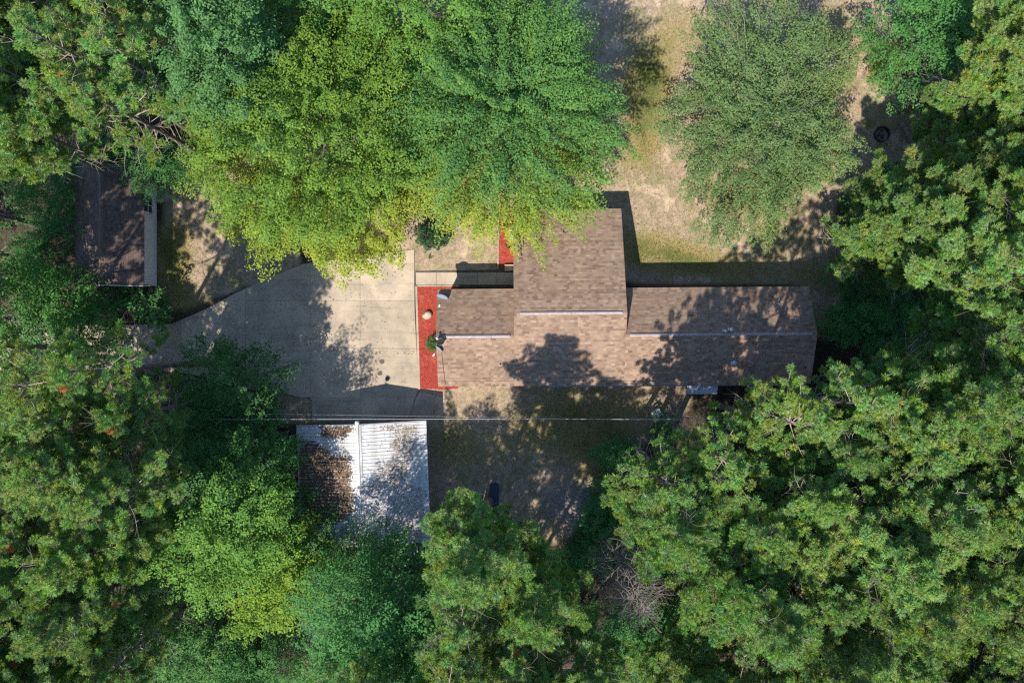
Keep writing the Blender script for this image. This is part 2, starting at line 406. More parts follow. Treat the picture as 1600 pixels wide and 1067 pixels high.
for bed, lab, n_ in ((BED1, 'red wood mulch bed between the driveway and the gable end of the house', 4200), (BED2, 'narrow red wood mulch bed along the taller part of the house', 1300)):
    mb = MB(); pw = ccw([px(*p)[:2] for p in bed]); mb.prism(pw, -.1, .05)
    bo = mb.build('mulch_bed', M['mulch']); tag(bo, lab, 'mulch bed', kind='stuff')
    P = rand_in(pw, n_, 4); r = np.random.RandomState(9); n = len(P); an = r.rand(n)*6.28; l = .03+.05*r.rand(n); ww = .010+.012*r.rand(n)
    d = np.stack([np.cos(an), np.sin(an)], 1); t = np.stack([-d[:, 1], d[:, 0]], 1); z = .054+.02*r.rand(n)
    V = np.zeros((n, 4, 3)); V[:, 0, :2] = P-d*l[:, None]-t*ww[:, None]; V[:, 1, :2] = P+d*l[:, None]-t*ww[:, None]; V[:, 2, :2] = P+d*l[:, None]+t*ww[:, None]; V[:, 3, :2] = P-d*l[:, None]+t*ww[:, None]
    tl = r.randn(n)*.02; V[:, :, 2] = z[:, None]; V[:, 0, 2] -= tl; V[:, 3, 2] -= tl; V[:, 1, 2] += tl; V[:, 2, 2] += tl
    ch = link('mulch_chips', np_mesh('mulch_chips', V.reshape(-1, 3), np.arange(4*n).reshape(n, 4)), M['mulch'], bo); tag(ch, kind='stuff')
# kerb strips round the mulch bed
for pts, lab in (([(649,447),(652,447),(655,540),(657,610),(653.5,610),(651.5,540)], 'thin concrete edging strip between the driveway and red mulch'),
            ([(652.5,445.6),(718,445.6),(718,448),(652.5,448)], 'thin concrete edging strip between the front walk and red mulch'),
            ([(778,345),(780,345),(779,419),(777,419)], 'thin dark edging strip beside the narrow mulch bed')):
    mb = MB(); mb.prism(ccw([px(*p)[:2] for p in pts]), -.1, .10)
    tag(mb.build('edging_strip', M['concrete'] if 'concrete' in lab else M['wood']), lab, 'edging')

# ------------------------------------------------------------------ building helpers
def shingle_mesh(name, slopes, pal, seed, expo=.145, wmin=.15, wmax=.34):
    """slopes: (x0,x1,(y_eave,z_eave),(y_ridge,z_ridge)); every tab is its own little wedge"""
    r = np.random.RandomState(seed); V = []; F = []; Cc = []
    for x0, x1, (ye, ze), (yr, zr) in slopes:
        ln = math.hypot(yr-ye, zr-ze); dy, dz = (yr-ye)/ln, (zr-ze)/ln
        ny, nz = (-dz, dy) if dy > 0 else (dz, -dy)
        n = int(ln/expo)+1
        for k in range(n):
            s0 = k*expo-(.03 if k == 0 else 0); s1 = min((k+1)*expo+.015, ln)
            if s1-s0 < .02: continue
            x = x0-(r.rand()*wmax if x1-x0 > 1 else 0); rowt = 1+.05*r.randn()
            while x < x1:
                w_ = wmin+(wmax-wmin)*r.rand(); xa, xb = max(x, x0), min(x+w_, x1); x += w_
                if xb-xa < .01: continue
                h = .008+.005*r.rand(); t = .002
                def P3(xx, s, o): return (xx, ye+dy*s+ny*o, ze+dz*s+nz*o)
                i = len(V)
                V += [P3(xa, s0, 0), P3(xb, s0, 0), P3(xa, s0, h), P3(xb, s0, h), P3(xa, s1, t), P3(xb, s1, t)]
                F += [(i, i+1, i+3, i+2), (i+2, i+3, i+5, i+4)] if dy > 0 else [(i+1, i, i+2, i+3), (i+3, i+2, i+4, i+5)]
                u = r.rand(); c = pal[0] if u < .62 else (pal[1] if u < .84 else pal[2])
                c = np.array(c)*rowt*(1+.10*r.randn()); Cc += [np.clip(c, .01, 1)]*6
    return np_mesh(name, V, np.array(F), np.array(Cc))
def gable_deck(mb, x0, x1, s, rdg, n, th=.14):
    prof = [s, rdg, n, (n[0], n[1]-th), (rdg[0], rdg[1]-th), (s[0], s[1]-th)]
    mb.extr_x(prof, x0, x1)
def lap_wall(mb, p0, p1, z0, z1, h=.17, out=(0, -1), ztop=None):
    """lapped horizontal boards between two ground points"""
    n = max(1, int(round((z1-z0)/h))); h = (z1-z0)/n
    for i in range(n):
        a, b_ = z0+i*h, z0+(i+1)*h
        vs = []
        for (o, z) in ((.022, a), (.004, b_), (-.03, b_), (-.03, a)):
            vs += [(p0[0]+out[0]*o, p0[1]+out[1]*o, z), (p1[0]+out[0]*o, p1[1]+out[1]*o, z)]
        mb.add(vs, [(0,1,3,2),(2,3,5,4),(4,5,7,6),(6,7,1,0),(0,2,4,6),(1,7,5,3)])
def gable_walls(mb, x0, x1, ys, yn, prof, z0=0.0):
    """solid gabled body under a roof profile [(y,z)...] from south to north"""
    mb.extr_x([(ys, z0)]+prof+[(yn, z0)], x0, x1)
def window(parent, c, wdt, hgt, out, frame='white', name='window'):
    """window in a wall facing `out` (unit axis); c = centre"""
    ax = Vector((-out[1], out[0], 0)); o = Vector((*out, 0)); c = Vector(c)
    Mx = Matrix(((ax.x, o.x, 0, c.x), (ax.y, o.y, 0, c.y), (0, 0, 1, c.z), (0, 0, 0, 1)))
    mb = MB(); a, b_ = wdt/2, hgt/2; t = .07
    mb.box(-a-t, a+t, .0, .06, b_, b_+t, Mx); mb.box(-a-t, a+t, .0, .08, -b_-t, -b_, Mx)
    mb.box(-a-t, -a, .0, .06, -b_, b_, Mx); mb.box(a, a+t, .0, .06, -b_, b_, Mx)
    mb.box(-.025, .025, .0, .05, -b_, b_, Mx); mb.box(-a, a, .0, .052, -.03, .03, Mx)
    wo = mb.build(name, M[frame], parent)
    for q0, q1 in ((-a, -.025), (.025, a)):
        g_ = MB(); g_.box(q0, q1, .0, .03, -b_, b_, Mx); g_.build('pane', M['glass'], wo)
    return wo
def door(parent, c, out, m='white'):
    ax = Vector((-out[1], out[0], 0)); o = Vector((*out, 0)); c = Vector(c)
    Mx = Matrix(((ax.x, o.x, 0, c.x), (ax.y, o.y, 0, c.y), (0, 0, 1, c.z), (0, 0, 0, 1)))
    mb = MB(); mb.box(-.45, .45, .03, .07, 0, 2.0, Mx)
    for z in (.25, 1.15): mb.box(-.33, .33, .07, .085, z, z+.65, Mx)
    d = mb.build('door', M[m], parent)
    h_ = MB(); p = [Mx @ Vector(q) for q in ((.36, .07, 1.0), (.36, .12, 1.0), (.30, .13, 1.0))]; h_.tube(p, .014, 6); h_.build('handle', M['steel'], d)
    return d
def vent_pipe(parent, base, h, r, cap=False, name='vent_pipe'):
    mb = MB(); x, y, z = base
    mb.tube([(x, y, z-.15), (x, y, z+.03), (x, y, z+.035), (x, y, z+h)], [r*1.9, r*1.7, r, r], 10)
    if cap: mb.tube([(x, y, z+h+.01), (x, y, z+h+.03), (x, y, z+h+.09), (x, y, z+h+.12)], [r*1.2, r*1.9, r*1.7, r*.4], 12)
    return mb.build(name, M['steel'], parent)

# ------------------------------------------------------------------ house
HR = R(.45)
house = empty('house', (0, 0, 0), HR, 'long brown shingled ranch house with a taller middle section and white ridge vents', 'house')
ES, ZS = -2.77, 2.80                      # south eave
WR, WZ = .33, 4.0                         # wing ridges
CR, CZ = 1.70, ZS+(WZ-ZS)/(WR-ES)*(1.70-ES)   # middle ridge, same south plane
WN, WNZ = 3.30, 2.72                      # wing north eaves
CN, CNZ = 8.38, 2.22                      # middle north eave
XA, XB, XC, XD = -4.66, .13, 7.03, 18.78
mb = MB()
gable_deck(mb, XA, XB, (ES, ZS), (WR, WZ), (WN, WNZ)); gable_deck(mb, XB, XC, (ES, ZS), (CR, CZ), (CN, CNZ)); gable_deck(mb, XC, XD, (ES, ZS), (WR, WZ), (WN, WNZ-.06))
roof = mb.build('roof', M['deck'], house)
PAL = [(.298,.208,.148), (.258,.174,.124), (.222,.148,.108)]
sl = [(XA-.02, XB, (ES, ZS), (WR, WZ)), (XB, XC, (ES, ZS), (CR, CZ)), (XC, XD+.02, (ES, ZS), (WR, WZ)),
      (XA-.02, XB, (WN, WNZ), (WR, WZ)), (XB, XC, (CN, CNZ), (CR, CZ)), (XC, XD+.02, (WN, WNZ-.06), (WR, WZ))]
sh = link('shingles', shingle_mesh('shingles', sl, PAL, 2), M['shingle'], roof); tag(sh, kind='stuff')
def ridge_vent(x0, x1, y, z, ps, pn):
    mb = MB(); wv = .085
    mb.extr_x([(y-wv, z-ps*wv+.075), (y, z+.085), (y+wv, z-pn*wv+.075), (y+wv, z-pn*wv+.02), (y, z+.03), (y-wv, z-ps*wv+.02)], x0, x1)
    mb.extr_x([(y-wv-.012, z-ps*wv+.055), (y-wv, z-ps*wv+.08), (y-wv, z-ps*wv+.02), (y-wv-.012, z-ps*wv+.015)], x0, x1)
    return mb.build('ridge_vent', M['ridgevent'], roof)
pS = (WZ-ZS)/(WR-ES)
for a0, a1 in ((.50, 3.60), (3.62, 6.74)): ridge_vent(a0, a1, CR, CZ, pS, (CZ-CNZ)/(CN-CR))
for a0, a1 in ((-4.3, -1.25), (-1.23, -.12)): ridge_vent(a0, a1, WR, WZ, pS, .42)
for a0, a1 in ((7.25, 10.3), (10.32, 13.2), (13.22, 15.9), (15.92, 18.5)): ridge_vent(a0, a1, WR, WZ, pS, .42)
def south_z(y): return ZS+pS*(y-ES)
vent_pipe(roof, (-.78, -1.48, south_z(-1.48)), .30, .035)
vent_pipe(roof, (13.05, .55, 3.95), .35, .06, True); vent_pipe(roof, (13.42, .62, 3.93), .40, .075, True)
vent_pipe(roof, (13.75, -1.42, south_z(-1.42)), .30, .08, True)
vent_pipe(roof, (16.7, 2.2, 3.2), .45, .045)
mb = MB(); gable_walls(mb, XA+.30, XB-.06, ES+.4, WN-.4, [(ES+.4, ZS-.02), (WR, WZ-.2), (WN-.4, WNZ-.02)])
gable_walls(mb, XB+.08, XC-.10, ES+.42, CN-.35, [(ES+.42, ZS-.02), (CR, CZ-.2), (CN-.35, CNZ-.06)])
gable_walls(mb, XC-.03, XD-.30, ES+.4, WN-.4, [(ES+.4, ZS-.02), (WR, WZ-.2), (WN-.4, WNZ-.06)])
lap_wall(mb, (XA+.31, ES+.4), (XD-.31, ES+.4), .4, 2.6, out=(0, -1)); lap_wall(mb, (XB-.1, WN-.4), (XA+.31, WN-.4), .4, 2.55, out=(0, 1))
lap_wall(mb, (XC-.1, CN-.35), (XB+.09, CN-.35), .2, 2.1, out=(0, 1)); lap_wall(mb, (XD-.31, WN-.4), (XC+.02, WN-.4), .4, 2.5, out=(0, 1))
lap_wall(mb, (XA+.30, WN-.41), (XA+.30, ES+.41), .4, 2.65, out=(-1, 0)); lap_wall(mb, (XD-.30, ES+.41), (XD-.30, WN-.41), .4, 2.6, out=(1, 0))
mb.build('wall', M['housesiding'], house)
for x in (-3.1, -1.2, 2.0, 5.0, 8.6, 15.5): window(house, (x, ES+.4, 1.6), 1.1, 1.0, (0, -1))
for x in (9.3, 12.6, 16.2): window(house, (x, WN-.4, 1.6), 1.1, 1.0, (0, 1))
window(house, (3.6, CN-.35, 1.2), 1.5, .9, (0, 1)); window(house, (XA+.30, .3, 1.6), 1.3, 1.1, (-1, 0)); window(house, (XD-.30, .3, 1.6), 1.2, 1.1, (1, 0))
door(house, (-.6, WN-.4, .3), (0, 1)); door(house, (12.0, ES+.4, .3), (0, -1))
# gutter along the south eave and metal awning over the back door
mb = MB(); mb.extr_x([(ES-.12, ZS-.04), (ES-.115, ZS-.04), (ES-.115, ZS-.12), (ES-.03, ZS-.12), (ES-.03, ZS-.02), (ES-.025, ZS-.02), (ES-.025, ZS-.13), (ES-.12, ZS-.13)], XB+2.2, XD-.2)
mb.build('gutter', M['ridgevent'], house)
mb = MB(); ax0, ax1 = 11.1, 13.05; yA, zA, yB, zB = ES-.06, 2.50, ES-.66, 2.28
for i in range(8):
    xa = ax0+(ax1-ax0)*i/8; xb = ax0+(ax1-ax0)*(i+1)/8-.008; dzz = .012*(i % 2)
    mb.add([(xa, yA, zA+dzz), (xb, yA, zA+dzz), (xb, yB, zB+dzz), (xa, yB, zB+dzz), (xa, yA, zA+dzz-.02), (xb, yA, zA+dzz-.02), (xb, yB, zB+dzz-.02), (xa, yB, zB+dzz-.02)],
           [(0,3,2,1),(4,5,6,7),(0,1,5,4),(1,2,6,5),(2,3,7,6),(3,0,4,7)])
mb.box(ax0, ax1, yB-.012, yB-.001, zB-.14, zB+.01)
for x in (ax0+.04, ax1-.04): mb.tube([(x, yB+.05, zB-.03), (x, ES+.37, 1.95)], .015, 6); mb.tube([(x, yA, zA-.03), (x, ES+.37, 2.40)], .015, 6)
aw = mb.build('awning', M['awning'], house); aw['label'] = 'pale metal awning over the back door, sky reflection tinted into its colour'

def frame(o, a):
    """matrix from an origin and an axis"""
    return Matrix.Translation(Vector(o)) @ Vector(a).normalized().to_track_quat('Z', 'Y').to_matrix().to_4x4()
def dish(loc, aim, wd, label, matname='dish', arm=.55, mast=.45, up=(0,0,1)):
    root = empty('satellite_dish', loc, 0, label, 'satellite dish')
    c = Vector((0, 0, mast)); A = Vector(aim).normalized(); Mx = frame(c, A)
    vs, fs = [(Mx @ Vector((0, 0, 0)))], []; n = 20
    for ring in range(1, 5):
        for k in range(n):
            a = 2*math.pi*k/n; q = ring/4
            vs.append(Mx @ Vector((math.cos(a)*wd/2*q, math.sin(a)*wd/2*q*.88, .10*q*q*wd)))
    for k in range(n): fs.append((0, 1+k, 1+(k+1) % n))
    for ring in range(3):
        for k in range(n): fs.append((1+ring*n+k, 1+(ring+1)*n+k, 1+(ring+1)*n+(k+1) % n, 1+ring*n+(k+1) % n))
    nv = len(vs); vs += [v-A*.015 for v in vs]; fs += [tuple(i+nv for i in f[::-1]) for f in fs]
    for k in range(n): a0 = 1+3*n+k; b0 = 1+3*n+(k+1) % n; fs.append((a0, a0+nv, b0+nv, b0))
    mb = MB(); mb.add(vs, fs, True); mb.build('reflector', M[matname], root)
    lo = Mx @ Vector((0, -wd*.42, .06)); tip = c+A*arm+(lo-c)*.75
    mb = MB(); mb.tube([lo, tip], .018, 6); mb.build('arm', M['steel'], root)
    mb = MB(); Mt = frame(tip, c-tip); mb.tube([Mt @ Vector((0,0,-.09)), Mt @ Vector((0,0,.03)), Mt @ Vector((0,0,.10))], [.05,.06,.035], 10); mb.build('receiver', M['white'], root)
    mb = MB(); mb.tube([(0, 0, -.03), (0, 0, mast*.6), c-A*.04], .025, 8); mb.box(-.09, .09, -.09, .09, -.03, .0); mb.build('mast', M['steel'], root)
    return root
def on_roof_px(x, y, zg):
    p = px(x, y, zg); return p
p = px(692, 463, 2.95); dish((p[0], p[1], 2.86), (-.28, -.88, .42), .74, 'blue grey satellite dish at the roof corner beside the front walk', mast=.28)
p = px(687, 544, 3.6); dish((p[0], p[1]-.02, 3.52), (-.62, -.70, .36), .56, 'small blue grey satellite dish above the leafy bush on the gable end', arm=.45, mast=.3)
p = px(688, 533, 4.0); dish((p[0]+.04, p[1], 3.93), (-.25, .2, .95), .60, 'black round satellite dish on the wing roof ridge end', 'darkmetal', arm=.22, mast=.26)
cb = []
for i in range(9):
    t = i/8; yy = .05-2.75*t; cb.append((XA+.24+.22*t, yy+HR*(-4.4), south_z(yy)+.035))
mb = MB(); mb.tube(cb, .012, 5); tag(mb.build('roof_cable', M['darkmetal']), 'thin black cable running down the roof from the black dish', 'cable')

# ------------------------------------------------------------------ metal-roofed garage
c0 = px(568, 755, 2.4)
garage = empty('garage', (c0[0], c0[1], 0), R(2.2), 'garage with a white ribbed metal roof strewn with brown litter', 'garage')
GW, GL, GE, GR = 4.1, 3.8, 2.38, 3.45
NP = 35; pw = 2*GL/NP
mb = MB()
for s in (-1, 1):
    vs = [(0, -GL, GR-.02), (0, GL, GR-.02), (s*GW*.995, GL-.01, GE-.02), (s*GW*.995, -GL+.01, GE-.02)]
    mb.add(vs+[(x, y, z-.1) for x, y, z in vs], [(0,1,2,3),(7,6,5,4),(0,4,5,1),(1,5,6,2),(2,6,7,3),(3,7,4,0)])
groof = mb.build('roof', M['deck'], garage)
slp = (GR-GE)/GW
def panel_mesh(s):
    prof = [(0, 0), (.012, .0), (.016, .0), (pw-.045, .0), (pw-.038, .034), (pw-.016, .034), (pw-.009, 0), (pw-.001, 0)]
    prof += [(y, z-.006) for y, z in prof[::-1]]; n = len(prof); vs = []
    for x, z in ((.02*s, GR-.02*slp), (s*(GW+.03), GE-.03*slp)):
        vs += [(x, y, z+q+.012) for y, q in prof]
    m_ = MB(); m_.add(vs, [(i, (i+1) % n, n+(i+1) % n, n+i) for i in range(n)]+[tuple(range(n-1, -1, -1)), tuple(range(n, 2*n))])
    return m_.mesh('roof_panel')
for s in (-1, 1):
    pm = panel_mesh(s); pm.materials.append(M['panel'])
    for i in range(NP):
        o = link('roof_panel', pm, None, groof); o.location = (0, -GL+i*pw, .002*((i*7) % 3))
mb = MB()
for s in (-1, 1):
    mb.add([(0, -GL-.03, GR+.075), (0, GL+.03, GR+.075), (s*.17, GL+.03, GR+.055-.17*slp), (s*.17, -GL-.03, GR+.055-.17*slp),
            (0, -GL-.03, GR+.065), (0, GL+.03, GR+.065), (s*.17, GL+.03, GR+.045-.17*slp), (s*.17, -GL-.03, GR+.045-.17*slp)],
           [(0,1,2,3),(7,6,5,4),(0,3,7,4),(1,5,6,2),(2,6,7,3)])
mb.tube([(0, -GL-.02, GR+.085), (0, GL+.02, GR+.085)], .035, 8)
mb.build('ridge_cap', M['panel'], groof)
for ye in (GL+.012, -GL-.042):   # fascia boards on the gable ends
    for s in (-1, 1):
        mb = MB()
        vs = [(0, ye, GR+.03), (s*(GW+.03), ye, GE+.03), (s*(GW+.03), ye, GE-.14), (0, ye, GR-.14)]
        mb.add(vs+[(x, y+.03, z) for x, y, z in vs], [(0,1,2,3),(7,6,5,4),(0,4,5,1),(1,5,6,2),(2,6,7,3),(3,7,4,0)])
        mb.build('fascia', M['panel'], groof)
mb = MB(); vs = [(-GW+.3, 0), (GW-.3, 0), (GW-.3, GE+.0), (0, GR-.15), (-GW+.3, GE+.0)]
n = 5; vv = [(x, -GL+.3, z) for x, z in vs]+[(x, GL-.3, z) for x, z in vs]
mb.add(vv, [tuple(range(n)), tuple(range(2*n-1, n-1, -1))]+[(i, n+i, n+(i+1) % n, (i+1) % n) for i in range(n)])
lap_wall(mb, (GW-.31, GL-.3), (-GW+.31, GL-.3), .1, 2.3, out=(0, 1)); lap_wall(mb, (GW-.3, -GL+.31), (GW-.3, GL-.31), .1, 2.3, out=(1, 0)); lap_wall(mb, (-GW+.3, GL-.31), (-GW+.3, -GL+.31), .1, 2.3, out=(-1, 0))
mb.build('wall', M['siding'], garage)
mb = MB(); 
for k in range(4): mb.bbox(-2.4, 2.4, -.55*.5+.0, .0, 0, .04, .005, Matrix(((1,0,0,0),(0,0,1,GL-.26),(0,1,0,.28+.53*k),(0,0,0,1))) )
mb.build('garage_door', M['white'], garage)
mb = MB(); mb.tube([(0, GL-.1, GR-.1), (0, GL+.16, GR-.02), (0, GL+.18, GR+.22)], .02, 8)
mb.tube([(0, GL+.18, GR+.20), (0, GL+.18, GR+.24), (0, GL+.18, GR+.34), (0, GL+.18, GR+.40)], [.05, .14, .13, .03], 12)
gl_ = mb.build('gable_lamp', M['white'], garage); gl_['label'] = 'round white lamp at the gable peak'
# needles and leaves lying in the pans of the metal roof (outlines read off the photo, laid on the roof slope)
def litter_on_roof():
    r = np.random.RandomState(21)
    Z = lambda pts: [(460+a/4.852, 640+b_/4.852) for a, b_ in pts]
    left = [Z([(205,132),(425,132),(425,165),(385,185),(340,205),(215,205)]),
            Z([(45,243),(150,243),(165,272),(225,290),(250,330),(290,355),(412,358),(395,420),(430,470),(405,560),(440,640),(430,780),(300,860),(100,900),(60,700),(28,420),(28,320),(62,300)])]
    right = [Z([(625,128),(800,125),(930,130),(900,330),(850,420),(850,570),(720,580),(540,600),(600,540),(640,500),(645,440),(740,395),(765,340),(755,290),(710,262),(770,240),(760,200),(720,150)])]
    right2 = [Z([(520,600),(850,560),(1010,600),(1010,960),(780,1000),(530,800)])]
    xs_, ys_, dens = [], [], []
    N = 90000
    lx = r.uniform(-GW+.05, GW-.05, N); ly = r.uniform(-GL+.05, GL-.05, N)
    fr = ((ly+GL) % pw); ok = ((fr > .018) & (fr < pw-.05)) | (r.rand(N) < .30); lx, ly = lx[ok], ly[ok]
    lz = GR-np.abs(lx)*slp
    ca, sa = math.cos(R(2.2)), math.sin(R(2.2))
    wx = c0[0]+lx*ca-ly*sa; wy = c0[1]+lx*sa+ly*ca
    kk = S/(1-lz/H); ppx = 800+wx*kk; ppy = 533.5-wy*kk
    jx = ppx+r.randn(len(lx))*2.6+2.2*np.sin(ppy*.55)+1.6*np.sin(ppy*1.3+1); jy = ppy+r.randn(len(lx))*2.0
    pr = np.zeros(len(lx))
    for q in left: pr = np.maximum(pr, pip(jx, jy, q)*np.clip(1.15-.55*np.sin(ppx*.21+ppy*.13)**2, 0, 1))
    for q in right: pr = np.maximum(pr, pip(jx, jy, q)*.28)
    for q in right2: pr = np.maximum(pr, pip(jx, jy, q)*.10)
    pr = np.maximum(pr, .006)
    pat = .55+.45*np.sin(ppx*.23+np.sin(ppy*.31)*2)*np.sin(ppy*.19+ppx*.07)
    pr = np.where((pr > .2) & (pr < .5), pr*np.clip(pat*1.6, 0, 1.3), pr)
    keep = r.rand(len(lx)) < pr
    lx, ly, lz, rg = lx[keep], ly[keep], lz[keep], pr[keep] < .5
    n = len(lx); an = r.rand(n)*6.28; l = .035+.05*r.rand(n); ww = .012+.022*r.rand(n)
    d = np.stack([np.cos(an), np.sin(an), -np.sign(lx)*np.cos(an)*slp], 1); t = np.stack([-np.sin(an), np.cos(an), np.sign(lx)*np.sin(an)*slp], 1)
    frk = (ly+GL) % pw; onrib = (frk > pw-.05)
    Pc = np.stack([lx, ly, lz+.020+.02*r.rand(n)+onrib*.034], 1)
    V = np.stack([Pc-d*l[:, None], Pc+t*ww[:, None], Pc+d*l[:, None], Pc-t*ww[:, None]], 1); V[:, :, 2] += r.randn(n, 4)*.005
    V[:, :, 1] = np.clip(V[:, :, 1], -GL, GL)
    base = np.where(rg[:, None], np.array([.34,.27,.20]), np.array([.19,.125,.08])); cc = base*(.5+.9*r.rand(n, 1))
    o = link('leaf_litter', np_mesh('leaf_litter', V.reshape(-1, 3), np.arange(4*n).reshape(n, 4), np.repeat(cc, 4, 0)), M['litterflake'])
    o.location = (c0[0], c0[1], 0); o.rotation_euler = (0, 0, R(2.2))
    tag(o, 'brown needles and dead leaves lying on the white metal garage roof', 'leaf litter', kind='stuff')
litter_on_roof()
# slatted rack behind the garage
p = px(640, 856); rk = empty('slatted_rack', (p[0], p[1], 0), R(2), 'weathered white slatted rack behind the metal roofed garage', 'rack')
for i in range(9):
    mb = MB(); mb.box(-.9+i*.21, -.9+i*.21+.08, -.25, .25, .75, .79); mb.build('slat', M['white'], rk)
for x in (-.86, .82):
    for y in (-.2, .2): mb = MB(); mb.box(x-.03, x+.03, y-.03, y+.03, 0, .749); mb.build('leg', M['wood'], rk)

# ------------------------------------------------------------------ shed
shed = empty('shed', (-25.6, 7.28, 0), R(90), 'shed with dark reddish brown roof and pale grey siding beside the woods', 'shed')
SY, SX, SE, SR_ = 2.165, 3.75, 2.35, 3.42
mb = MB(); gable_deck(mb, -SX, SX, (-SY, SE), (0, SR_), (SY, SE), .12); sroof = mb.build('roof', M['deck'], shed)
o = link('shingles', shingle_mesh('shed_shingles', [(-SX, SX, (-SY, SE), (0, SR_)), (-SX, SX, (SY, SE), (0, SR_))], [(.155,.115,.10), (.135,.10,.088), (.115,.085,.075)], 8), M['shingle'], sroof); tag(o, kind='stuff')
mb = MB(); mb.extr_x([(-.14, SR_-.045), (0, SR_+.035), (.14, SR_-.045), (.12, SR_-.05), (0, SR_+.02), (-.12, SR_-.05)], -SX+.05, SX-.05); mb.build('ridge_cap', M['deck'], sroof)
mb = MB(); gable_walls(mb, -SX+.15, SX-.15, -SY+.2, SY-.2, [(-SY+.2, SE-.03), (0, SR_-.16), (SY-.2, SE-.03)])
lap_wall(mb, (-SX+.16, -SY+.2), (SX-.16, -SY+.2), .08, 2.26, .14, (0, -1)); lap_wall(mb, (SX-.16, SY-.2), (-SX+.16, SY-.2), .08, 2.26, .14, (0, 1))
lap_wall(mb, (-SX+.15, SY-.21), (-SX+.15, -SY+.21), .08, 2.26, .14, (-1, 0))
mb.build('wall', M['siding'], shed)
for xe in (-SX-.034, SX+.004):
    for s in (-1, 1):
        mb = MB()
        vs = [(xe, 0, SR_+.03), (xe, s*SY, SE+.03), (xe, s*SY, SE-.13), (xe, 0, SR_-.13)]
        mb.add(vs+[(x+.03, y, z) for x, y, z in vs], [(0,1,2,3),(7,6,5,4),(0,4,5,1),(1,5,6,2),(2,6,7,3),(3,7,4,0)])
        mb.build('fascia', M['white'], sroof)
window(shed, (1.55, -SY+.2-.02, 1.40), .95, 1.15, (0, -1)); door(shed, (2.85, -SY+.2, .12), (0, -1))
p0 = px(253, 305); mb = MB(); mb.bbox(-.45, .45, -.5, .5, 0, .12, .01); so = mb.build('doorstep', M['concrete']); so.location = (p0[0]+.06, p0[1], -.03)
tag(so, 'square concrete doorstep at the shed door', 'step')

# ------------------------------------------------------------------ small things in the yard
# boulder
def rock(name, loc, r3, seed, m_, label):
    r = np.random.RandomState(seed); vs, fs = [], []; nu, nv = 14, 9
    dirs = r.randn(7, 3); dirs /= np.linalg.norm(dirs, axis=1)[:, None]; off = .55+.35*r.rand(7)
    for j in range(nv+1):
        for i in range(nu):
            th = math.pi*j/nv; ph = 2*math.pi*i/nu
            d = np.array([math.sin(th)*math.cos(ph), math.sin(th)*math.sin(ph), math.cos(th)]); rad = 1.0
            for q, o_ in zip(dirs, off):
                c_ = d @ q
                if c_ > 1e-3: rad = min(rad, o_/c_)
            vs.append(tuple(d*rad*np.array(r3)))
    for j in range(nv):
        for i in range(nu): fs.append((j*nu+i, (j+1)*nu+i, (j+1)*nu+(i+1) % nu, j*nu+(i+1) % nu))
    mb = MB(); mb.add(vs, fs, False); o = mb.build(name, m_); o.location = loc; return tag(o, label, 'rock')
p = px(667, 492, .2); rock('boulder', (p[0], p[1], .16), (.34, .30, .30), 4, M['rock'], 'tan boulder sitting in the red mulch bed')
# white garden chair by the wall
def chair(name, loc, rz, label, m1, seat_h=.42, wd=.52):
    root = empty(name, loc, rz, label, 'chair')
    for i in range(5): mb = MB(); mb.bbox(-wd/2, wd/2, -.24+i*.095, -.24+i*.095+.08, seat_h, seat_h+.025, .005); mb.build('seat_slat', M[m1], root)
    for i in range(5): mb = MB(); mb.box(-wd/2+i*wd/5+.01, -wd/2+(i+1)*wd/5-.01, .235+.03*0, .26, seat_h+.08, seat_h+.46); mb.build('back_slat', M[m1], root)
    mb = MB(); mb.box(-wd/2, wd/2, .262, .285, seat_h+.30, seat_h+.36); mb.box(-wd/2, wd/2, .262, .285, seat_h+.10, seat_h+.15); mb.build('back_rail', M[m1], root)
    for x in (-wd/2, wd/2):
        for y, h_ in ((-.22, seat_h+.2), (.25, seat_h+.35)): mb = MB(); mb.tube([(x, y, 0), (x, y, h_)], .022, 6); mb.build('leg', M[m1], root)
        mb = MB(); mb.box(x-.045, x+.045, -.26, .27, seat_h+.20, seat_h+.225); mb.build('armrest', M[m1], root)
    return root
p = px(799.5, 367, .5); chair('garden_chair', (p[0]-.06, p[1], .05), R(-95), 'white slatted garden chair on the narrow mulch bed', 'white')
p = px(1034, 653, .4); chair('lawn_chair', (p[0]-.35, p[1]+.3, 0), R(35), 'pale metal lawn chair at the edge of the pines near the awning', 'steel')
# wooden step
p = px(797, 419); st = empty('wooden_step', (p[0], p[1], 0), 0, 'small tan wooden step at the end of the front walk', 'step')
for i in range(3): mb = MB(); mb.bbox(-.36, .36, -.20+i*.14, -.20+i*.14+.125, .26, .30, .004); mb.build('tread_board', M['tanwood'], st)
for x in (-.3, .26): mb = MB(); mb.box(x, x+.04, -.2, .2, 0, .259); mb.build('riser_side', M['tanwood'], st)
# blue storage bin
p = px(772, 775, .7); bn = empty('storage_bin', (p[0], p[1], 0), R(-2), 'dark blue lidded storage bin standing under the pines', 'bin')
mb = MB(); mb.bbox(-.27, .27, -.72, .72, 0, .62, .02)
for y in (-.5, -.17, .17, .5): mb.box(-.30, .30, y-.025, y+.025, .02, .58)
mb.build('body', M['bluebin'], bn)
mb = MB(); mb.bbox(-.31, .31, -.76, .76, .622, .70, .03); mb.bbox(-.22, .22, -.66, .66, .701, .72, .01); mb.build('lid', M['bluebin'], bn)
for y in (-.77, .77): mb = MB(); mb.tube([(-.09, y, .5), (-.09, y*1.05, .5), (.09, y*1.05, .5), (.09, y, .5)], .015, 6); mb.build('handle', M['bluebin'], bn)
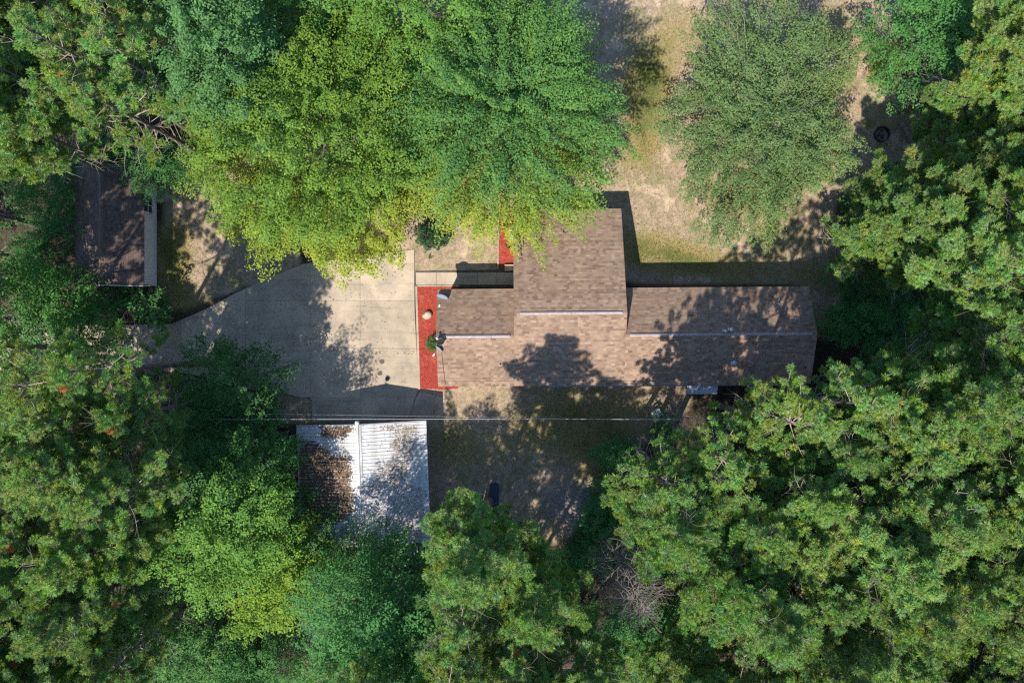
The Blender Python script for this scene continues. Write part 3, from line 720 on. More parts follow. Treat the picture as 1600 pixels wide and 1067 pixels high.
# fire ring
p = px(1376, 211); fr = empty('fire_ring', (p[0], p[1], 0), 0, 'round black steel fire ring with charred logs on the bare ground', 'fire ring')
n = 28; mb = MB(); vs = []; fs = []
for q, (rr, z) in enumerate(((.47, 0), (.47, .30), (.52, .31), (.52, .27), (.485, .27), (.485, 0))):
    vs += [(rr*math.cos(2*math.pi*k/n), rr*math.sin(2*math.pi*k/n), z) for k in range(n)]
for q in range(5): fs += [(q*n+k, q*n+(k+1) % n, (q+1)*n+(k+1) % n, (q+1)*n+k) for k in range(n)]
mb.add(vs, fs, True); mb.build('rim', M['darkmetal'], fr)
M['char'] = mat('charred_wood', (.10,.10,.10), (.03,.03,.03), 8, .9, bump=.5, spec=.1)
for k in range(7):
    a = k*.95; mb = MB(); l = .2+.1*math.sin(k*2.1)
    cx, cy = .14*math.cos(k*2.4), .14*math.sin(k*2.4)
    mb.tube([(cx-l*math.cos(a), cy-l*math.sin(a), .06+.025*(k % 3)), (cx+l*math.cos(a), cy+l*math.sin(a), .07+.03*(k % 2))], [.05, .042], 7); mb.build('log', M['char'] if k % 3 else M['wood'], fr)
p = px(1416, 207); mb = MB(); mb.tube([(-.42, .75*.8, .13), (-.1, .2, .14), (.12, -.3, .13), (.3, -.75, .12)], [.13, .14, .13, .11], 9); lg = mb.build('fallen_log', M['greybark']); lg.location = (p[0], p[1], 0); tag(lg, 'grey bare log lying by the fire ring', 'log')
# picnic table near the fire ring
p = px(1466, 181, .75); pt = empty('picnic_table', (p[0], p[1], 0), R(22), 'weathered grey wooden picnic table under the pine beside the log', 'picnic table')
for i in range(4):
    mb = MB(); mb.bbox(-.85, .85, -.40+i*.205, -.40+i*.205+.18, .72, .765, .006); mb.build('top_board', M['wood'], pt)
for y in (-.78, .62):
    mb = MB(); mb.bbox(-.85, .85, y, y+.24, .42, .46, .006); mb.build('bench_board', M['wood'], pt)
for x in (-.6, .6):
    mb = MB(); mb.box(x-.045, x+.045, -.78, .86, .36, .419); mb.build('bench_beam', M['wood'], pt)
    mb = MB(); mb.box(x+.05, x+.09, -.38, .40, .66, .719); mb.build('top_beam', M['wood'], pt)
    for s in (-1, 1):
        mb = MB(); mb.tube([(x+.03*s, s*.62, 0), (x+.03*s, s*.2, .70)], .05, 4, smooth=False); mb.build('leg', M['wood'], pt)
# power line, with its poles out of the frame
def pole(x, y, label):
    root = empty('utility_pole', (x, y, 0), 0, label, 'utility pole')
    mb = MB(); mb.tube([(0,0,-.3),(0,0,4),(0,0,8.2)], [.16,.14,.11], 10); mb.build('pole', M['bark'], root)
    mb = MB(); mb.box(-.06, .06, -.9, .9, 7.3, 7.42); mb.build('cross_arm', M['wood'], root)
    for yy in (-.75, -.15, .75): mb = MB(); mb.tube([(0, yy, 7.42), (0, yy, 7.5), (0, yy, 7.6)], [.03, .06, .03], 8); mb.build('insulator', M['white'], root)
YL = px(0, 655, 6.0)[1]
pole(-47, YL+.1, 'wooden utility pole at the wire end beyond the shed'); pole(46, YL-.15, 'wooden utility pole at the wire end beyond the pines')
def wire_line(y0, y1, z0, z1, zm, r, label):
    pts = []
    for i in range(41):
        t = i/40; x = -47+93*t; pts.append((x, y0+(y1-y0)*t, z0+(z1-z0)*t-(4*t*(1-t))*((z0+z1)/2-zm)))
    mb = MB(); mb.tube(pts, r, 5); return tag(mb.build('power_line', M['wire']), label, 'wire', 'overhead wires across the yard')
wire_line(YL, YL, 7.6, 7.6, 5.9, .011, 'bright overhead wire crossing the yard in front of the garage')
wire_line(YL+.8, YL-.75, 7.6, 7.6, 5.2, .004, 'thin faint overhead wire crossing the garage shadow')

# ------------------------------------------------------------------ vegetation builders
def unit(a): return a/np.maximum(np.linalg.norm(a, axis=-1, keepdims=True), 1e-9)
def leaf_mesh(name, Cn, Nn, size, colr, asp, r, fold=.12):
    n = len(Cn); Nn = unit(Nn)
    t = unit(np.cross(Nn, r.randn(n, 3))); b_ = np.cross(Nn, t); s = size[:, None]
    V = np.stack([Cn-t*s*.5, Cn+b_*s*asp*.5+Nn*s*fold, Cn+t*s*.5, Cn-b_*s*asp*.5+Nn*s*fold], 1)
    return np_mesh(name, V.reshape(-1, 3), np.arange(4*n).reshape(n, 4), np.repeat(np.clip(colr, .003, 1), 4, 0))
class Tree:
    """meshes of one tree: trunk, branches, crown; placed any number of times"""
    def __init__(s, trunk, branches, crown, tm, bm, cm, crown_part='crown', extra=None):
        s.parts = [('trunk', trunk, tm), ('branches', branches, bm), (crown_part, crown, cm)]
        if extra: s.parts.append(extra)
        for _, me, mt in s.parts:
            if me is not None: me.materials.append(mt)
    def place(s, name, x, y, label, cat, group=None, sc=1.0, rz=0.0, tint=(1,1,1), lean=(0,0), z=None, szz=None):
        root = empty(name, (x, y, (gz(x, y)-.03) if z is None else z), 0, label, cat, group)
        root.rotation_euler = (lean[0], lean[1], rz); root.scale = (sc, sc, szz or sc)
        for pn, me, mt in s.parts:
            if me is None: continue
            o = bpy.data.objects.new(pn, me); col.objects.link(o); o.parent = root; o.color = (*tint, 1)
        return root

def pine(seed, HT, zb_f=.50, Lm=2.8, dens=1.0, dead=False, skip=.10):
    r = np.random.RandomState(seed); rr = random.Random(seed)
    tr = MB(); br = MB(); ph = r.rand(2)*6
    def axis(z): return Vector((.14*math.sin(z*.23+ph[0]), .14*math.sin(z*.19+ph[1]), z))
    zs = np.linspace(0, HT, 14)
    tr.tube([axis(z) for z in zs], [max(.02, .21*(1-z/HT)**.85+(.07 if z < .5 else 0)) for z in zs], 9)
    br.tube([axis(q) for q in np.linspace(.22*HT, HT-.1, 12)], .012, 3, cap=False)
    zb = zb_f*HT; T0, TA, TC = [], [], []      # tuft origin, axis, colour
    hue = np.array([.170,.278,.066])
    z = zb; az0 = r.rand()*6.28
    while z < HT-.15:
        t = (z-zb)/(HT-zb); prof = (.72+.28*math.sin(min(t/.3, 1)*math.pi/2)) if t < .3 else max(.13, (1-((t-.3)/.7)**1.5)*.93+.07)
        nb = rr.choice((3, 4, 4, 5)) if t < .8 else 4; az0 += .9
        for k in range(nb):
            if r.rand() < skip: continue
            az = az0+6.283*k/nb+r.randn()*.25; Lb = Lm*prof*(.68+.5*r.rand()); el = -.05+.75*t**1.2+r.randn()*.10
            base = axis(z+r.randn()*.08); dh = Vector((math.cos(az), math.sin(az), 0)); side = Vector((-dh.y, dh.x, 0))
            bend = r.randn()*.18
            def bp(s_): return base+dh*(Lb*s_*math.cos(el))+side*(bend*Lb*s_*s_)+Vector((0, 0, Lb*(math.sin(el)*s_-.10*s_+.28*s_*s_)))
            br.tube([bp(q) for q in (0, .35, .7, 1.0)], [(.045*(Lb/3)+.012)*(1-.55*t), (.034*(Lb/3)+.008)*(1-.5*t), .02*(1-.4*t), .010], 5, cap=False)
            bare_b = (not dead) and r.rand() < .06
            nt_ = max(2, int(Lb/.225*dens)); start = .30 if t < .4 else .10
            for i in range(nt_+1):
                s_ = start+(1-start)*(i+.5*r.rand())/(nt_+.5); s_ = min(s_, 1.0); p0 = bp(s_)
                sd = 1 if (i % 2) else -1
                if i == nt_: d = (bp(1.0)-bp(.9)).normalized(); ln = .12
                else:
                    d = (dh*(.45+.4*r.rand())+side*sd*(.6+.5*r.rand())+Vector((0, 0, .35+.4*r.rand()))).normalized(); ln = (.25+.75*r.rand())*min(1, .35+Lb*.28)*(1.15-.55*s_)
                p1 = p0+d*ln+Vector((0, 0, .10*ln))
                br.tube([p0, p0.lerp(p1, .5)-Vector((0, 0, .03*ln)), p1], [.018, .014, .009], 3, cap=False)
                if dead or bare_b:
                    for q in range(2):
                        d2 = (d+Vector(r.randn(3)*.7)).normalized(); br.tube([p1, p1+d2*.25+Vector((0,0,.05)), p1+d2*(.4+.3*r.rand())+Vector((0,0,.12))], [.008,.006,.004], 3, cap=False)
                    continue
                cc = hue*(1+.13*r.randn())*np.array([1+.14*r.randn(), 1, 1+.2*r.randn()])
                if r.rand() < .001: cc = np.array([.40,.16,.06])
                for (pp, sc_) in ((p1, 1.0), (p0.lerp(p1, .45), .8)) if ln > .55 else ((p1, 1.0),):
                    T0.append((*pp, sc_)); TA.append((d.x*.8, d.y*.8, d.z*.8+.62)); TC.append(cc)
                if ln > .6:
                    d2 = (d+side*(-sd)*.9).normalized(); p2 = p0.lerp(p1, .6)+d2*ln*.45
                    br.tube([p0.lerp(p1, .6), p2], [.009, .006], 3, cap=False); T0.append((*p2, .85)); TA.append((d2.x*.8, d2.y*.8, d2.z*.8+.62)); TC.append(cc)
        z += .46+.2*r.rand()
    if not dead:
        for q in range(5): T0.append((*(axis(HT-.05*q)+Vector((r.randn()*.1, r.randn()*.1, 0))), .9)); TA.append((r.randn()*.3, r.randn()*.3, 1)); TC.append(hue)
    # bare dead limbs below the live crown
    z = HT*.24
    while z < zb+.9:
        az = r.rand()*6.283; Lb = (.7+1.6*r.rand())*(1 if not dead else 1.3); dh = Vector((math.cos(az), math.sin(az), 0)); sd = Vector((-dh.y, dh.x, 0)); b0 = axis(z); dr = -.15+.3*r.rand(); bd = r.randn()*.25
        pts = [b0+dh*Lb*q+sd*bd*Lb*q*q+Vector((0, 0, dr*Lb*q)) for q in (0, .4, .75, 1)]
        br.tube(pts, [.026, .018, .012, .005], 4, cap=False)
        for q in range(rr.randint(1, 4)):
            s_ = .35+.6*r.rand(); p0 = b0+dh*Lb*s_+sd*bd*Lb*s_*s_+Vector((0, 0, dr*Lb*s_)); d2 = (dh*.6+sd*rr.choice((-1, 1))*(.4+.5*r.rand())+Vector((0, 0, r.randn()*.25))).normalized(); l2 = .25+.5*r.rand()
            br.tube([p0, p0+d2*l2*.5, p0+d2*l2+Vector((0, 0, .06))], [.010, .007, .003], 3, cap=False)
        z += .22+.3*r.rand()
    if dead: return Tree(tr.mesh('pine_trunk'), br.mesh('pine_branches'), None, M['bark'], M['deadtwig'], M['needle'])
    T0 = np.array(T0); TA = unit(np.array(TA)); TC = np.array(TC); nt2 = len(T0); K = 105
    ax = np.repeat(TA, K, 0); n = nt2*K
    th = np.arccos(1-r.rand(n)*1.7); phi = r.rand(n)*6.283     # hemisphere and a bit beyond
    u = unit(np.cross(ax, np.array([.31,.17,.93])+0*ax)); v = np.cross(ax, u)
    d = ax*np.cos(th)[:, None]+(u*np.cos(phi)[:, None]+v*np.sin(phi)[:, None])*np.sin(th)[:, None]
    sc_ = np.repeat(T0[:, 3], K); ln = (.17+.115*r.rand(n))*sc_
    o = np.repeat(T0[:, :3], K, 0)-ax*(r.rand(n)*.12)[:, None]
    wv = unit(np.cross(d, np.array([-.25,-.5,1.])+r.randn(n, 3)*.35))*(.010+.008*r.rand(n))[:, None]
    V = np.stack([o+d*(ln*.15)[:, None]-wv*.7, o+d*(ln*.62)[:, None]-wv*0+wv, o+d*ln[:, None], o+d*(ln*.5)[:, None]-wv], 1)
    cc = np.repeat(TC, K, 0)*(.78+.44*r.rand(n, 1)); cc[:, 0] *= .85+.3*r.rand(n)
    me = np_mesh('pine_needles', V.reshape(-1, 3), np.arange(4*n).reshape(n, 4), np.repeat(np.clip(cc, .004, 1), 4, 0))
    return Tree(tr.mesh('pine_trunk'), br.mesh('pine_branches'), me, M['bark'], M['twig'], M['needle'])

def broadleaf(seed, rx, ry, zlo, zhi, ncl, clr, lpc, leaf, pal, yel=None, yfun=None, elong=1.5, lump=.16, asp=.62, nlimb=8, bare=0, low=-.55, bark='greybark', trunk_r=.22, inner=.35):
    r = np.random.RandomState(seed); rr = random.Random(seed)
    zc_ = zlo+(zhi-zlo)*.42
    nd_ = int(ncl*1.35); i = np.arange(nd_)+.5; zd = 1-2*i/nd_; ph = i*2.399963+r.randn(nd_)*.15
    D = np.stack([np.sqrt(1-zd**2)*np.cos(ph), np.sqrt(1-zd**2)*np.sin(ph), zd], 1); D = D[D[:, 2] > low]
    D = unit(D+r.randn(*D.shape)*.06)
    A = r.randn(9, 3)*2.6; B = r.rand(9)*6.28
    out = 1+lump*sum(np.sin(D @ A[k]+B[k]) for k in range(9))/2.2
    A2 = r.randn(9, 3)*8; out = out+.06*sum(np.sin(D @ A2[k]+B[k]) for k in range(9))/1.5
    sh = np.where(r.rand(len(D)) < inner, .45+.4*r.rand(len(D)), .84+.18*r.rand(len(D)))
    rz_ = np.where(D[:, 2] > 0, zhi-zc_, zc_-zlo)
    # crowns are broader than an ellipsoid at the shoulder
    P = D*np.stack([np.full(len(D), rx), np.full(len(D), ry), rz_], 1)*(out*sh)[:, None]; P[:, 2] += zc_
    e1 = unit(D*np.array([1, 1, .35])+np.array([0, 0, .05])+r.randn(*D.shape)*.12); e2 = unit(np.cross(np.array([0, 0, 1.])+0*e1, e1)); e3 = np.cross(e1, e2)
    cs = clr*(.65+.7*r.rand(len(D)))
    n = len(D)*lpc; id_ = np.repeat(np.arange(len(D)), lpc)
    u = unit(r.randn(n, 3)); rad = .45+.55*r.rand(n)**.5; u[:, 2] = np.where(u[:, 2] < -.2, -u[:, 2], u[:, 2])
    loc = u*rad[:, None]*cs[id_][:, None]*np.array([elong, .85, .55])
    # taper the clump towards its outer tip
    tp = 1-.45*np.clip(loc[:, 0]/(cs[id_]*elong), -1, 1); loc[:, 1] *= tp; loc[:, 2] *= tp
    Lp = P[id_]+e1[id_]*loc[:, :1]+e2[id_]*loc[:, 1:2]+e3[id_]*loc[:, 2:]
    Nn = .55*(e1[id_]*u[:, :1]+e2[id_]*u[:, 1:2]+e3[id_]*u[:, 2:])+np.array([0, 0, .75])+r.randn(n, 3)*.32
    k1 = np.clip(.5+.32*r.randn(len(D)), 0, 1)[id_][:, None]; k2 = r.rand(n, 1)
    cc = np.array(pal[0])*(1-k1)+np.array(pal[1])*k1; cc = cc*(.8+.4*k2)
    if yel is not None:
        yy = np.clip(yfun(D, P)[id_][:, None]+.18*r.randn(n, 1), 0, 1); cc = cc*(1-yy)+np.array(yel)*yy*(.75+.5*k2)
    me = leaf_mesh('leaves', Lp, Nn, leaf*(.6+.7*r.rand(n)), cc, asp, r)
    tr = MB(); br = MB(); top = zc_+(zhi-zc_)*.35
    tr.tube([(0, 0, -.1), (0, 0, .3), (.05, .03, zlo*.6+.3), (0, .05, zc_*.75), (.05, 0, top)], [trunk_r*1.35, trunk_r, trunk_r*.85, trunk_r*.6, trunk_r*.2], 9)
    idx = r.choice(len(D), min(len(D), nlimb*5), replace=False)
    for q, ix in enumerate(idx):
        p1 = Vector(P[ix])*.82; p1.z -= .5 if zhi > 3 else 0; main = q < nlimb; h0 = (.45+.45*r.rand())*min(p1.z, top)
        p0 = Vector((0, 0, max(.5, h0))); md = p0.lerp(p1, .5)+Vector((r.randn()*.25, r.randn()*.25, .3)); w0 = trunk_r*(.42 if main else .16)
        br.tube([p0, p0.lerp(md, .6), md, md.lerp(p1, .55), p1], [w0, w0*.75, w0*.5, w0*.3, .008], 5, cap=False)
        for s_ in range(3):
            a_ = md.lerp(p1, r.rand()); b2 = a_+Vector(r.randn(3))*.45+Vector((0, 0, .25)); br.tube([a_, b2], [.014, .005], 3, cap=False)
    if bare:
        for q in range(bare):    # leafless sprays breaking through the crown
            ix = r.randint(len(D)); p1 = Vector(P[ix])*1.02
            if D[ix][2] < .1: continue
            hd = Vector((D[ix][0], D[ix][1], .1)).normalized(); ln = .9+1.3*r.rand(); sd = Vector((-hd.y, hd.x, 0)); p0 = p1-hd*ln*.5+Vector((0, 0, clr*.4)); p2 = p0+hd*ln+Vector((0, 0, .15))
            br.tube([Vector((0,0,zc_*.6)), p0-Vector((0,0,.6))-hd*.4, p0, p0.lerp(p2, .5)+Vector((0,0,.08)), p2], [.03, .022, .016, .010, .004], 4, cap=False)
            for s_ in range(6):
                a_ = p0.lerp(p2, .1+.8*r.rand()); b2 = a_+(hd*.7+sd*rr.choice((-1, 1))*.6+Vector((0, 0, .15*r.randn()))).normalized()*(.25+.5*r.rand()); br.tube([a_, a_.lerp(b2, .5), b2], [.008, .006, .003], 3, cap=False)
    return Tree(tr.mesh('tree_trunk'), br.mesh('tree_branches'), me, M[bark], M[bark], M['leaf'])

def frond_tree(seed, ht, nros, spread, pal):
    """sumac-like: bare stems topped by rosettes of feathered fronds"""
    r = np.random.RandomState(seed); tr = MB(); br = MB(); Cn, Nn, Sz, Cc, Tn = [], [], [], [], []
    tr.tube([(0,0,-.05), (0,0,ht*.35), (.05,0,ht*.5)], [.06,.05,.035], 7)
    for q in range(nros):
        a = r.rand()*6.283; d = spread*math.sqrt(r.rand()); tip = Vector((d*math.cos(a), d*math.sin(a), ht*(.75+.3*r.rand())))
        br.tube([(0,0,ht*.3), Vector((0,0,ht*.5)).lerp(tip, .5), tip], [.03,.022,.012], 5, cap=False)
        cq = np.array(pal[0])+(np.array(pal[1])-np.array(pal[0]))*r.rand()
        nf = 9
        for f in range(nf):
            az = 6.283*f/nf+r.randn()*.2; hd = Vector((math.cos(az), math.sin(az), 0)); sd = Vector((-hd.y, hd.x, 0)); ln = .5+.25*r.rand()
            pp = [tip+hd*ln*s_+Vector((0,0,.35*ln*s_-.55*ln*s_*s_)) for s_ in (0, .33, .66, 1)]; br.tube(pp, [.008,.006,.005,.003], 3, cap=False)
            for j in range(11):
                s_ = .12+.86*j/11; p0 = tip+hd*ln*s_+Vector((0,0,.35*ln*s_-.55*ln*s_*s_)); ll = .17*math.sin(.35+2.5*s_)
                for s2 in (-1, 1):
                    d2 = (sd*s2+hd*.35-Vector((0,0,.15))).normalized(); Cn.append(p0+d2*ll*.5); Tn.append(d2*ll); Sz.append(.022); Cc.append(cq*(.8+.4*r.rand()))
    Cn = np.array(Cn); Tn = np.array(Tn); up = np.array([0,0,1.]); b_ = unit(np.cross(up+0*Tn, Tn))*np.array(Sz)[:, None]
    V = np.stack([Cn-Tn*.5, Cn+b_, Cn+Tn*.5, Cn-b_], 1)
    me = np_mesh('fronds', V.reshape(-1, 3), np.arange(4*len(Cn)).reshape(-1, 4), np.repeat(np.array(Cc), 4, 0))
    return Tree(tr.mesh('stem'), br.mesh('stems'), me, M['greybark'], M['twig'], M['leaf'])

# ------------------------------------------------------------------ broadleaved trees
def bxy(x, y, z): p = px(x, y, z); return p[0], p[1]
def ylow(D, P):   # leaves on the outer low southern shoots have turned yellow-green
    return np.clip(.28*(.5-D[:, 2])+.75*np.clip(-D[:, 1], 0, 1)*(.85-D[:, 2])-.04, 0, 1)
MAPLE = [(.105,.215,.03), (.165,.28,.035)]; MAPLE2 = [(.060,.175,.048), (.105,.245,.055)]; YEL = (.34,.385,.04)
x, y = bxy(512, 196, 8.2)
broadleaf(31, 6.4, 7.2, 2.2, 13.0, 960, .64, 150, .138, MAPLE, YEL, ylow, elong=1.35, lump=.15, nlimb=10, trunk_r=.34).place('maple_tree', x, y, 'broad yellow green maple leaning over the driveway edge', 'tree')
x, y = bxy(783, 166, 8.0)
broadleaf(32, 6.1, 6.5, 2.4, 13.2, 860, .50, 165, .135, MAPLE2, YEL, ylow, elong=2.7, lump=.17, nlimb=10, trunk_r=.34).place('maple_tree', x, y, 'large deep green maple overhanging the corner of the house roof', 'tree')
x, y = bxy(350, 90, 11.5)
broadleaf(33, 3.3, 4.0, 5.5, 16.2, 560, .52, 76, .14, [(.085,.20,.062), (.12,.255,.075)], elong=1.2, lump=.14, nlimb=7, trunk_r=.2).place('ash_tree', x, y, 'dense blue green tree pressed between pines and the yellow green maple', 'tree')
x, y = bxy(1200, 190, 4.6)
broadleaf(34, 4.9, 5.5, 1.4, 7.8, 1150, .46, 88, .12, [(.092,.178,.06), (.15,.245,.09)], (.36,.33,.07), lambda D, P: np.clip(.25*D[:, 0]+.35*np.clip(-D[:, 1], 0, 1)*(.5-D[:, 2])-.05, 0, .8),
          elong=1.7, lump=.25, nlimb=12, bare=34, trunk_r=.26, inner=.38, low=-.35).place('apple_tree', x, y, 'sprawling grey green fruit tree with bare twigs over the sandy lawn', 'tree')
# smaller broadleaved trees: a few shapes, each tree its own size, turn and leaf tint
WOOD = [(.08,.18,.052), (.125,.24,.065)]
BV = [broadleaf(41, 2.6, 2.5, 1.0, 7.0, 190, .48, 64, .14, WOOD, elong=1.5, lump=.24, nlimb=6, trunk_r=.10, low=-.4),
      broadleaf(42, 2.4, 2.7, 1.2, 7.5, 170, .52, 64, .16, WOOD, elong=1.8, lump=.28, nlimb=6, trunk_r=.10, low=-.4),
      broadleaf(43, 2.3, 2.3, .6, 6.5, 240, .36, 56, .085, WOOD, elong=1.5, lump=.22, nlimb=6, trunk_r=.09, low=-.5),
      broadleaf(44, 2.8, 2.4, 2.2, 8.5, 160, .55, 60, .18, WOOD, elong=2.0, lump=.30, nlimb=6, trunk_r=.11, low=-.3, inner=.25)]
BV.append(broadleaf(45, 3.5, 3.5, 3.5, 13.6, 420, .52, 66, .15, WOOD, elong=1.6, lump=.22, nlimb=8, trunk_r=.17, low=-.45))
BL = [  # crown px, crown height, variant, size, turn, tint, label
 (362,612,4.5,0,1.08,.3,(.62,.80,.80),'leafy tree at the driveway edge by the pines, its green darkened for shade'),  # leaf tint darkened to stand in for the shade over this tree
 (300,660,4.6,1,.80,2.2,(.70,.95,.85),'slim green tree between the driveway edge tree and the pines'),
 (372,748,7.4,4,.68,1.1,(.80,1.0,.90),'green tree crowding the litter covered side of the garage roof'),
 (285,775,9.4,4,.80,3.0,(.75,.95,.9),'ragged green tree in the shade beside the tall pines'),
 (335,850,9.6,4,.92,4.1,(1.35,1.35,.75),'bright lime green tree in front of leaning pine trunks'),
 (445,905,6.4,3,.95,.7,(1.8,1.4,.5),'yellow green tree with golden shoots beside the lime tree'),
 (405,965,4.8,1,.78,5.2,(1.7,1.45,.6),'fresh green tree with pointed shoots by the feathery sumac'),
 (440,830,4.8,0,.85,2.9,(.75,1.0,.95),'leafy green tree against the garage corner'),
 (575,858,4.8,2,.85,.2,(.60,.85,.95),'dark fine leaved tree over the garage roof corner'),
 (520,900,5.6,2,1.05,1.9,(1.15,1.12,1.45),'pale sage green tree behind the metal roofed garage'),
 (590,965,9.0,4,1.0,3.3,(.70,1.0,.90),'deep green tree behind the pale sage tree'),
 (655,1025,8.0,4,.85,.9,(.66,.95,.92),'deep green tree tucked against the pine clump behind the garage'),
 (560,1040,4.6,3,.92,2.0,(.72,1.0,.9),'shady green tree beyond the sumac'),
 (330,1010,3.8,3,.80,1.0,(.85,1.0,.85),'thin open tree over the dark hollow among the pines'),
 (250,1060,4.0,0,.75,4.0,(.75,.95,.9),'small green tree between pine trunks in the dark hollow'),
 (45,285,4.2,0,.72,.5,(.75,1.05,.8),'green tree behind the shed at the foot of the pines'),
 (40,385,3.0,1,.50,2.6,(.68,.95,.85),'green tree beside leaning grey trunks behind the shed'),
 (68,345,4.2,2,.70,1.6,(.60,.90,.85),'small dark tree leaning on the back of the shed roof'),
 (78,455,4.2,1,.92,3.9,(.85,1.1,.75),'bright green tree at the shed corner by the driveway mouth'),
 (118,530,4.2,0,.82,1.2,(.75,1.0,.8),'green tree overhanging the driveway mouth by the pines'),
 (35,510,4.6,3,.86,5.5,(.75,.95,.85),'open green tree beside the driveway mouth'),
 (232,258,4.4,3,.56,.4,(.60,.85,.80),'dark green tree hanging over the shed roof and window'),
 (132,214,4.6,0,.6,2.4,(.70,.95,.80),'green tree at the back corner of the shed'),
 (292,235,4.0,2,.62,1.4,(1.25,1.15,.75),'yellowish small tree at the foot of the pine trunks near the maple'),
 (262,120,4.0,0,.72,3.1,(1.0,1.15,.7),'leafy green tree under the pine trunks beside the blue green tree'),
 (655,-15,9.0,4,1.05,2.0,(1.25,1.25,.7),'yellow green tree filling the gap behind the two big maples'),
 (445,-25,9.0,4,.95,.6,(1.0,1.15,.8),'green tree behind the dense blue green tree and the maple'),
 (425,1045,3.6,0,.8,.3,(.8,1.0,.85),'leafy green tree filling the hollow below the sumacs'),
 (1447,62,5.0,0,1.12,.9,(.80,1.05,.95),'dense dark green tree at the lawn edge near the picnic table'),
 (1390,95,2.4,2,.50,2.2,(1.9,1.5,.5),'small yellowing tree at the edge of the sandy lawn'),
 (1505,20,4.4,1,.95,4.3,(.85,1.05,.85),'green tree between grey pine trunks near the dark lawn tree'),
 (1560,95,3.6,3,.80,5.0,(.65,.9,.85),'shaded green tree among grey pine trunks'),
 (1345,430,3.4,2,.62,.3,(.65,.95,.85),'small dark tree beside the gable end of the long wing'),
 (1330,495,3.0,1,.62,2.0,(.60,.90,.82),'dark leafy tree between the long wing and the pines'),
 (1405,520,3.8,0,.85,1.2,(.58,.88,.85),'dark green tree in the shaded gap between two pine stands'),
 (1475,515,4.0,2,.85,3.7,(.58,.85,.85),'fine leaved dark tree in the shaded pine gap'),
 (965,790,3.2,0,.72,1.8,(.62,.95,.9),'dark green tree at the edge of the grey ash patch'),
 (960,715,2.6,1,.55,4.4,(.70,1.0,.95),'small green tree where the yard meets the pines'),
 (930,985,3.6,2,.85,.8,(.62,.92,.88),'shaded fine leaved tree near the dead pine'),
 (1060,1010,4.0,0,.82,2.7,(1.0,1.05,.75),'mottled green tree behind the dead pine'),
 (945,858,3.0,0,.62,.4,(.60,.90,.88),'dark green tree between the grey ash patch and the dead pine'),
 (1010,880,3.4,2,.75,1.4,(.62,.92,.85),'fine leaved dark tree behind the dead pine top'),
 (1000,985,3.4,3,.72,3.4,(.62,.92,.85),'ragged dark tree at the foot of the dead pine'),
 (290,930,4.0,2,.8,.9,(.7,.95,.85),'fine leaved green tree in the hollow below the lime tree'),
 (370,1045,4.0,1,.85,2.9,(.75,1.0,.85),'green tree beyond the hollow beside the smaller sumac'),
 (225,985,4.0,3,.75,4.9,(.7,.95,.85),'open green tree among the driveway pine trunks'),
 (890,900,3.2,1,.62,5.9,(.60,.90,.88),'dark green tree between the pine clump and the dead pine'),
]
for i, (cx, cy_, z_, v, sc_, tu, tint, lab) in enumerate(BL):
    x, y = bxy(cx, cy_, z_); BV[v].place('leafy_tree', x, y, lab, 'tree', None, sc_, tu, tint)
# sumac, bushes and bed plants
FT = frond_tree(51, 3.0, 10, 1.6, [(.055,.15,.065), (.085,.20,.08)])
for cx, cy_, sc_, tu, lab in ((478,975,1.15,0,'feathery blue green sumac between the yellow tree and the garage woods'), (430,1020,.9,2,'smaller feathery sumac beside the dark hollow'), (505,920,.8,4,'feathery sumac at the foot of the pale sage tree')):
    x, y = bxy(cx, cy_, 3.4); FT.place('sumac', x, y, lab, 'shrub', 'sumacs in the woods', sc_, tu)
BU = broadleaf(61, .62, .62, .05, 1.0, 60, .20, 60, .085, [(.045,.115,.03), (.075,.17,.04)], elong=1.3, lump=.2, nlimb=5, trunk_r=.03, low=-.3)
x, y = bxy(674, 537, .5); BU.place('bush', x, y, 'round bright green bush in the red mulch bed', 'bush', None, .62, 0, (1.15,1.25,.9), z=.04)
x, y = bxy(671, 370, .7); BU.place('bush', x, y, 'dark blue green spiky bush on bare soil by the driveway', 'bush', None, 1.35, 1, (.62,.82,.95))
x, y = bxy(692, 372, .4); BU.place('bush', x, y, 'low dark bush beside the spiky bush under the maple', 'bush', None, .8, 2.5, (.55,.75,.8))
GP = MB()
def plant(loc, label, n_=26, hgt=.35, seed=1, tint=(1,1,1)):
    r = np.random.RandomState(seed); P0 = np.zeros((n_*1, 2)); V = []; F = []; C_ = []
    for i in range(n_):
        a = r.rand()*6.283; l = hgt*(.6+.6*r.rand()); d = np.array([math.cos(a), math.sin(a)]); t = np.array([-d[1], d[0]])*.022; k = len(V)
        for s_, z_ in ((.05, 0), (.5, .75), (1.0, .70)):
            p = d*l*s_; ww = (1.1-s_)
            V += [(p[0]-t[0]*ww, p[1]-t[1]*ww, z_*l), (p[0]+t[0]*ww, p[1]+t[1]*ww, z_*l)]
        F += [(k, k+1, k+3, k+2), (k+2, k+3, k+5, k+4)]; C_ += [np.array([.09,.13,.05])*(.7+.6*r.rand())]*6
    root = empty('bed_plant', loc, 0, label, 'plant'); o = link('leaves', np_mesh('bed_plant_leaves', V, np.array(F), np.array(C_)), M['leaf'], root); o.color = (*tint, 1)
p = px(795, 385); plant((p[0], p[1], .05), 'strappy green plant in the narrow mulch bed', seed=3)
p = px(655, 400); plant((p[0]+.7, p[1]-.1, 0), 'small weedy tuft on bare soil near the driveway', 12, .25, 5)

